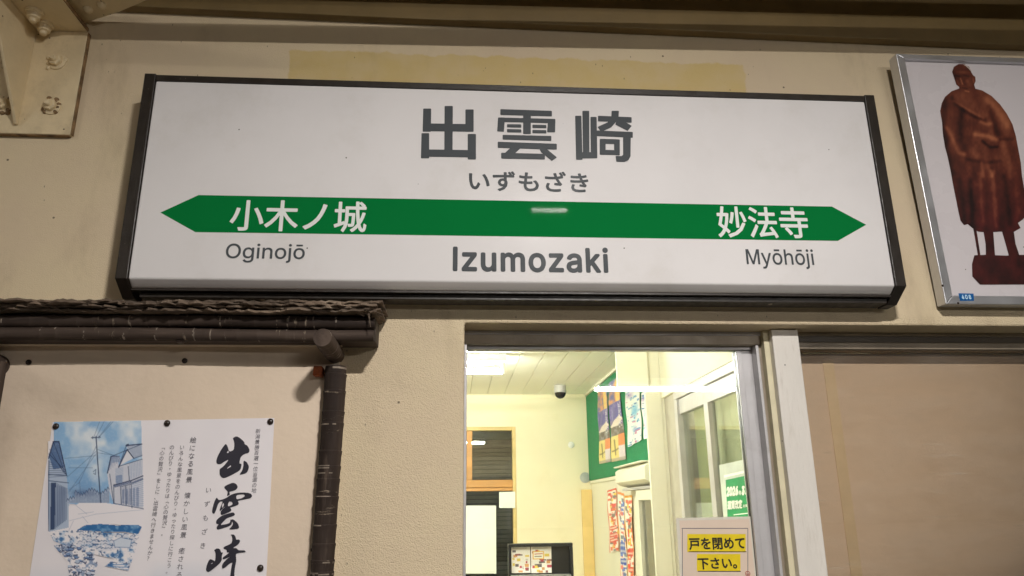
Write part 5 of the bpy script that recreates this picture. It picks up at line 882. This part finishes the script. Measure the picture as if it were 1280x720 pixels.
bx = at(771, 470, YC-.02).x; bz = at(790, 484, YC-.02).z
MB().box(bx, xp+.02, YC-.02, YC-.001, bz, ZC-.001).build('hanging_panel', ROOMW, label='off white panel hanging from the ceiling beside the pilaster', cat='panel', bev=.003)
# ticket window
t = thing('ticket_window', (XRW, 1.1, wzA), 'aluminium framed ticket office window with curtains inside', 'window')
def rail(y0, y1, z0, z1, nm, m=ALUW, x0=XRW-.012, x1=XRW+.03): MB().box(x0, x1, y0, y1, z0, z1).build(nm, m, t, bev=.002)
rail(wyA, wyB-.001, wzB-.045, wzB-.005, 'head_rail'); rail(wyB-.045, wyB-.001, wzA, wzB-.046, 'frame_stile')
rail(wyA, wyB-.046, wzB-.12, wzB-.0465, 'sash_rail', ALUW, XRW, XRW+.025)
ym = atx(880, 500, XRW-.01).y
rail(ym-.035, ym+.02, wzA, wzB-.121, 'sash_stile', ALUW, XRW-.008, XRW+.02)
rail(ym+.021, ym+.055, wzA, wzB-.121, 'sash_stile', ALUD, XRW+.005, XRW+.025)
MB().box(XRW+.010, XRW+.013, wyA, ym-.036, wzA, wzB-.121).build('glass_pane', GLASST, t)
MB().box(XRW+.015, XRW+.018, ym+.056, wyB-.046, wzA, wzB-.121).build('glass_pane', GLASST, t)
def curtain(y0, y1, x, m, lab, amp=.014, nn=60):
    V, F = [], []
    for i in range(nn):
        y = y0+(y1-y0)*i/(nn-1); xx = x+amp*math.sin(i*.9)+amp*.5*math.sin(i*.37+1)
        V += [(xx, y, wzA+.1), (xx, y, wzB-.02)]
    for i in range(nn-1): a = 2*i; F += [(a, a+2, a+3, a+1)]
    MB().add(V, F).build('curtain', m, smooth=True, label=lab, cat='curtain')
CUR = mat('pale_green_curtain', srgb(228, 232, 200), .8, var=.06, vs=6)
_n = N(CUR.node_tree); _tl = _n.n('ShaderNodeBsdfTranslucent'); _tl.inputs[0].default_value = (*srgb(228, 232, 196), 1)
_mx = _n.n('ShaderNodeMixShader'); _mx.inputs[0].default_value = .25
_n.l(CUR.node_tree.nodes['Principled BSDF'].outputs[0], _mx.inputs[1]); _n.l(_tl.outputs[0], _mx.inputs[2]); _n.l(_mx.outputs[0], CUR.node_tree.nodes['Material Output'].inputs[0])
curtain(.45, 1.60, XRW+.075, CUR, 'pale green curtain inside the ticket window near the doorway')
curtain(1.74, 1.93, XRW+.085, CUR, 'pale green curtain inside the ticket window beside the pilaster')
MB().box(XRW+1.4, XRW+1.45, .17, 4.0, 0, ZC).build('office_wall', mat('office_paint', srgb(150, 150, 132), .7), label='dim office wall seen between the ticket window curtains', cat='wall')
MB().box(XRW+.35, XRW+.60, 2.2, 3.2, .9, 1.72).build('office_cabinet', mat('teal_cabinet', srgb(60, 150, 110), .5), bev=.01, label='green cabinet inside the ticket office', cat='cabinet')
MB().box(XRW+.101, XRW+1.4, .17, 4.0, ZC, ZC+.02).build('office_ceiling', CEIL, kind='structure')
MB().box(XRW+.101, XRW+1.4, 4.0, 4.02, 0, ZC).build('office_wall', MATS['office_paint'], label='end wall of the ticket office behind the curtains', cat='wall')
# fare poster on the ticket window
FPX_ = XRW-.014
t = thing('fare_poster', (FPX_, 1.2, 1.55), 'green fare poster with white characters on the ticket window', 'poster')
fq = lambda px, py, k=0: atx(px, py, FPX_-.0003*k)
MB().prism([fq(899, 581.5), fq(932, 574), fq(940, 650), fq(905, 655)], (.002, 0, 0)).build('poster_sheet', mat('poster_grey', srgb(196, 204, 198), .5), t)
MB().flat([fq(905, 594, 1), fq(933.5, 587.5, 1), fq(933.8, 590.5, 1), fq(905.3, 597, 1)]).build('white_strip', PAPW, t)
MB().flat([fq(907, 600, 1), fq(934.5, 594, 1), fq(940.5, 645, 1), fq(909.5, 648, 1)]).build('green_ground', mat('poster_green', srgb(20, 140, 84), .5), t)
def ftext(s, x0, x1, y0, y1, bold, slope=-.1):
    def f(x, y, k): p = fq(x, -y+slope*(x-x0), 3); return (p.x-.0002*k, p.y, p.z)
    lettering(s, f, PAPW, t, (x0, x1, -y1, -y0), bold)
ftext('2026', 908.5, 923, 608.5, 621, .06); ftext('年', 923.5, 927, 613, 619.5, .04); ftext('3', 927.5, 931, 607.5, 619.5, .07); ftext('月', 931.5, 935.5, 611, 618.5, .04)
ftext('運賃改定', 909.5, 928, 626, 637.5, .055); ftext('を実施', 929, 937.5, 630.5, 634.5, .04)
MB().flat([fq(917, 643, 2), fq(938.5, 640.5, 2), fq(938.6, 641.7, 2), fq(917.2, 644.2, 2)]).build('white_strip', PAPW, t)
# green board and its posters
t = MB().box(XRW-.018, XRW-.001, YC+.022, YBK-.015, 1.80, ZC-.022).build('green_notice_board', GREENB, label='green felt notice board high on the right wall', cat='notice board', bev=.003)
def wall_poster(name, quad, ras, label, x=XRW-.021, cat='poster', group=None):
    P = [atx(a, b, x) for a, b in quad]     # tl tr br bl
    return sheet(name, ras, lambda u, v: Vector(((P[0]*(1-u)+P[1]*u)*(1-v)+(P[3]*(1-u)+P[2]*u)*v))+Vector((-.006*math.sin(6*u+5*v)**2, 0, 0)), None, label=label, cat=cat, group=group, exact=True)
def land_ras(seed):
    r = Ras(26, 90, (120, 110, 160)); n1, n2 = r.fbm(9, seed), r.fbm(5, seed+3)
    r.rect(0, 0, 26, 26, (214, 150, 110)); r.paint(((r.Y < 26)*np.clip((n1-.4)*4, 0, 1)), (90, 100, 170), .9); r.rect(17, 2, 23, 28, (238, 206, 120), .8)
    r.rect(0, 26, 26, 44, (92, 88, 160)); r.paint(((r.Y >= 26) & (r.Y < 44))*np.clip((n2-.5)*4, 0, 1), (140, 130, 190), .9)
    r.poly([(0, 50), (20, 40), (26, 46), (8, 56)], (226, 214, 206)); r.rect(0, 52, 26, 62, (104, 96, 92)); r.paint(((r.Y >= 52) & (r.Y < 62))*np.clip((n2-.5)*5, 0, 1), (150, 150, 160), .9)
    r.rect(0, 62, 15, 90, (232, 214, 140)); r.rect(15, 62, 26, 74, (226, 140, 90)); r.rect(15, 74, 26, 88, (220, 210, 220)); r.line([(7, 66), (7, 82)], 1.5, (90, 80, 60)); r.line([(2, 78), (14, 76)], 1.2, (90, 80, 60))
    for k in range(14): r.rect(18, 28+2*k, 19+(k % 3)*1.4, 29+2*k, (236, 236, 246), .9); r.rect(21.5, 27+2*k, 22.5+(k % 2)*1.4, 28+2*k, (236, 236, 246), .8)
    r.rect(0, 86, 26, 90, (170, 160, 150), .8); return r
wall_poster('poster', [(747, 491), (758.5, 483), (764.5, 577), (750, 580)], land_ras(3), 'violet sunset tourist poster at the far end of the green board', group='tourist posters on the green board')
wall_poster('poster', [(760.5, 480), (773.5, 470), (783.5, 574), (765.5, 577.5)], land_ras(13), 'violet sunset tourist poster second along the green board', group='tourist posters on the green board')
def blue_ras(seed, w_=30):
    r = Ras(w_, 80, (244, 248, 250)); rr = random.Random(seed)
    for k in range(7):
        y = 3+k*11
        for j in range(9): x = rr.uniform(0, w_-5); yy = y+rr.uniform(0, 8); r.rect(x, yy, x+rr.uniform(2, 6), yy+rr.uniform(1, 2.5), rr.choice([(90, 150, 214), (150, 196, 230), (70, 110, 180), (200, 120, 170), (120, 190, 220)]), .85)
    r.blob(w_*.6, 36, 6, 8, (86, 170, 224), .8); r.blob(w_*.5, 60, 5, 4, (120, 160, 220), .7); r.blob(w_*.3, 12, 6, 4, (150, 120, 200), .6)
    return r
wall_poster('poster', [(781.5, 486), (799.5, 477), (803, 549.5), (786, 559)], blue_ras(4), 'white poster with blue pictures on the green board', x=XRW-.022)
wall_poster('poster', [(801.5, 492), (812, 486), (818, 544), (806, 549)], blue_ras(9, 22), 'narrow white and blue poster next to the pilaster', x=XRW-.023)
# shutter box, hatch and flyers below the board
t = thing('shutter_box', (1.05, 2.9, 1.70), 'off white roller shutter box on the right wall under the green board', 'shutter box')
y0s, y1s = 2.3, 3.04
MB().prism([(XRW-.002, y0s, 1.828), (XRW-.06, y0s, 1.828), (XRW-.095, y0s, 1.805), (XRW-.095, y0s, 1.738), (XRW-.07, y0s, 1.722), (XRW-.002, y0s, 1.705)], (0, y1s-y0s, 0)).build('box_cover', ROOMW, t, bev=.004)
MB().box(XRW-.102, XRW-.003, y0s+.03, y1s+.01, 1.8285, 1.836).build('top_lip', ROOMW, t, bev=.002)
MB().box(XRW-.06, XRW-.02, y0s+.02, y1s-.02, 1.69, 1.7045).build('bottom_bar', ALUW, t)
t = thing('counter_hatch', (XRW, 2.5, 1.0), 'cream framed counter hatch under the roller shutter box', 'hatch')
for (ya, yb, za_, zb2) in ((2.30, 2.35, .9, 1.69), (2.66, 2.71, .9, 1.69), (2.3505, 2.6595, 1.63, 1.69)):
    MB().box(XRW-.05, XRW-.001, ya, yb, za_, zb2-.001).build('hatch_frame', ROOMW, t, bev=.003)
MB().box(XRW-.03, XRW-.026, 2.351, 2.659, .9, 1.629).build('hatch_pane', GLASSD, t)
MB().box(XRW-.02, XRW-.003, 2.351, 2.659, .9, 1.629).build('hatch_screen', mat('tan_screen', srgb(196, 176, 132), .7), t)
def flyer_ras(seed, edge, accents):
    r = Ras(24, 90, (248, 240, 232)); rr = random.Random(seed)
    r.rect(0, 0, 24, 3, edge); r.rect(0, 0, 2, 90, edge, .8); r.rect(22, 0, 24, 90, edge, .8)
    for k in range(90): x, y = rr.uniform(2, 17), rr.uniform(4, 86); r.rect(x, y, x+rr.uniform(3, 8), y+rr.uniform(1.5, 5), rr.choice(accents), .9)
    for k in range(3): y = rr.uniform(45, 80); r.rect(3, y, 21, y+6, accents[0], .85); r.line([(5, y+3), (19, y+3)], 2, (250, 244, 236), .8)
    return r
RD = [(214, 60, 44), (226, 110, 80), (240, 200, 60), (120, 120, 120), (244, 240, 236), (230, 90, 90)]
wall_poster('flyer', [(759, 613.5), (770.5, 610), (774.5, 688), (763, 691)], flyer_ras(5, (222, 84, 50), RD), 'red and white sale flyer left of the two long banners', x=XRW-.004, cat='flyer')
wall_poster('flyer', [(771.5, 614), (780, 617), (785, 722), (777, 722)], flyer_ras(8, (240, 150, 80), [(60, 90, 190), (250, 250, 250), (120, 130, 140), (230, 120, 110), (90, 120, 200)]), 'long white and blue banner flyer between two red ones', x=XRW-.006, cat='flyer')
wall_poster('flyer', [(780.5, 620), (790, 619), (793.5, 722), (786, 722)], flyer_ras(11, (236, 170, 60), RD), 'long white and red banner flyer next to the counter hatch', x=XRW-.008, cat='flyer')
# security camera
q = atz(700, 482, ZC)
t = thing('security_camera', (q.x, q.y, ZC), 'small dome security camera on the ceiling near the back wall', 'camera')
MB().lathe((q.x, q.y, ZC-.001), (0, 0, -1), [(0, .046), (.03, .046), (.045, .05), (.055, .048)], 20).build('camera_base', mat('camera_grey', srgb(190, 188, 186), .4), t, smooth=True)
MB().lathe((q.x, q.y, ZC-.0565), (0, 0, -1), [(0, .044), (.015, .042), (.032, .032), (.042, .016), (.045, .004)], 20).build('camera_dome', mat('dark_dome', srgb(26, 26, 30), .12, var=.05), t, smooth=True)
# brochure rack
YR = 3.1
t = thing('brochure_rack', (at(676, 700, YR).x, YR, 0), 'black display rack holding two colourful brochures', 'rack')
r0, r1_, r2_ = at(635, 680, YR), at(715, 677.5, YR), at(716, 720, YR)
MB().box(r0.x, r1_.x, YR+.02, YR+.03, r2_.z-.35, r0.z).build('back_panel', DARKBOX, t)
MB().box(r0.x, r1_.x, YR-.03, YR+.0195, r0.z-.018, r0.z+.002).build('rack_rim', DARKBOX, t, bev=.003)
for xa, xb in ((r0.x, r0.x+.012), (r1_.x-.018, r1_.x)): MB().box(xa, xb, YR-.03, YR+.0195, r2_.z-.35, r0.z-.0185).build('rack_rim', DARKBOX, t, bev=.003)
MB().box(r0.x+.013, r1_.x-.019, YR-.05, YR+.019, at(676, 718, YR).z-.012, at(676, 718, YR).z).build('rack_ledge', mat('grey_ledge', srgb(150, 150, 150), .4), t)
def bro_ras(seed):
    r = Ras(44, 60, (244, 240, 240)); rr = random.Random(seed)
    for k in range(22): x, y = rr.uniform(2, 34), rr.uniform(8, 54); r.rect(x, y, x+rr.uniform(4, 10), y+rr.uniform(3, 7), rr.choice([(176, 60, 80), (90, 80, 90), (210, 150, 90), (230, 200, 80), (120, 60, 70), (200, 190, 190), (240, 236, 236)]), .9)
    for k in range(8): r.rect(4, 3+k*.6, 36, 3.4+k*.6, (120, 110, 120), .3)
    return r
for k, (a0, a1, lab) in enumerate(((639, 662.5, 'left brochure with dark red pictures in the black rack'), (663.5, 689, 'right brochure with yellow framed text in the black rack'))):
    P = [at(a0, 682.5, YR+.012), at(a1, 682, YR+.012), at(a1+.6, 716, YR+.0), at(a0+.6, 716.5, YR+.0)]
    r = bro_ras(20+k)
    if k: r.rect(4, 12, 28, 30, (236, 180, 60), .9); r.rect(6, 14, 26, 28, (248, 244, 236), 1); r.line([(8, 18), (24, 17)], 1.5, (190, 60, 60)); r.line([(8, 23), (22, 23)], 1.5, (90, 80, 80))
    sheet('brochure', r, lambda u, v: (P[0]*(1-u)+P[1]*u)*(1-v)+(P[3]*(1-u)+P[2]*u)*v, None, label=lab, cat='brochure')
# ceiling lamps
def room_lamp(x1, y, label, along_y=False):
    z = ZC-.105; L = .6 if along_y else 1.2; t = thing('ceiling_lamp', (x1-L/2, y, ZC-.12), label, 'lamp')
    MB().prism([(x1-L-.02, y-.04, ZC-.002), (x1-L-.02, y-.03, ZC-.05), (x1-L-.02, y+.03, ZC-.05), (x1-L-.02, y+.04, ZC-.002)], (L+.02, 0, 0)).build('lamp_body', mat('lamp_enamel', srgb(246, 246, 240), .4), t, bev=.003)
    for x in (x1-L, x1-.02): MB().box(x-.01, x+.01, y-.014, y+.014, z-.02, ZC-.0505).build('lamp_holder', MATS['lamp_enamel'], t, bev=.003)
    MB().bar((x1-L+.015, y, z), (x1-.035, y, z), .016, n=14).build('lamp_tube', TUBE_R, t, smooth=True)
qq = atz(633, 464, ZC-.105)
room_lamp(qq.x, qq.y, 'lit fluorescent ceiling lamp seen through the top of the door glass')
room_lamp(XRW+.95, 1.7, 'lit fluorescent lamp on the ticket office ceiling', True)
room_lamp(qq.x+.1, 1.05, 'unseen fluorescent lamp added above the view inside the doorway to brighten the room')  # unseen lamp, added only to brighten the room
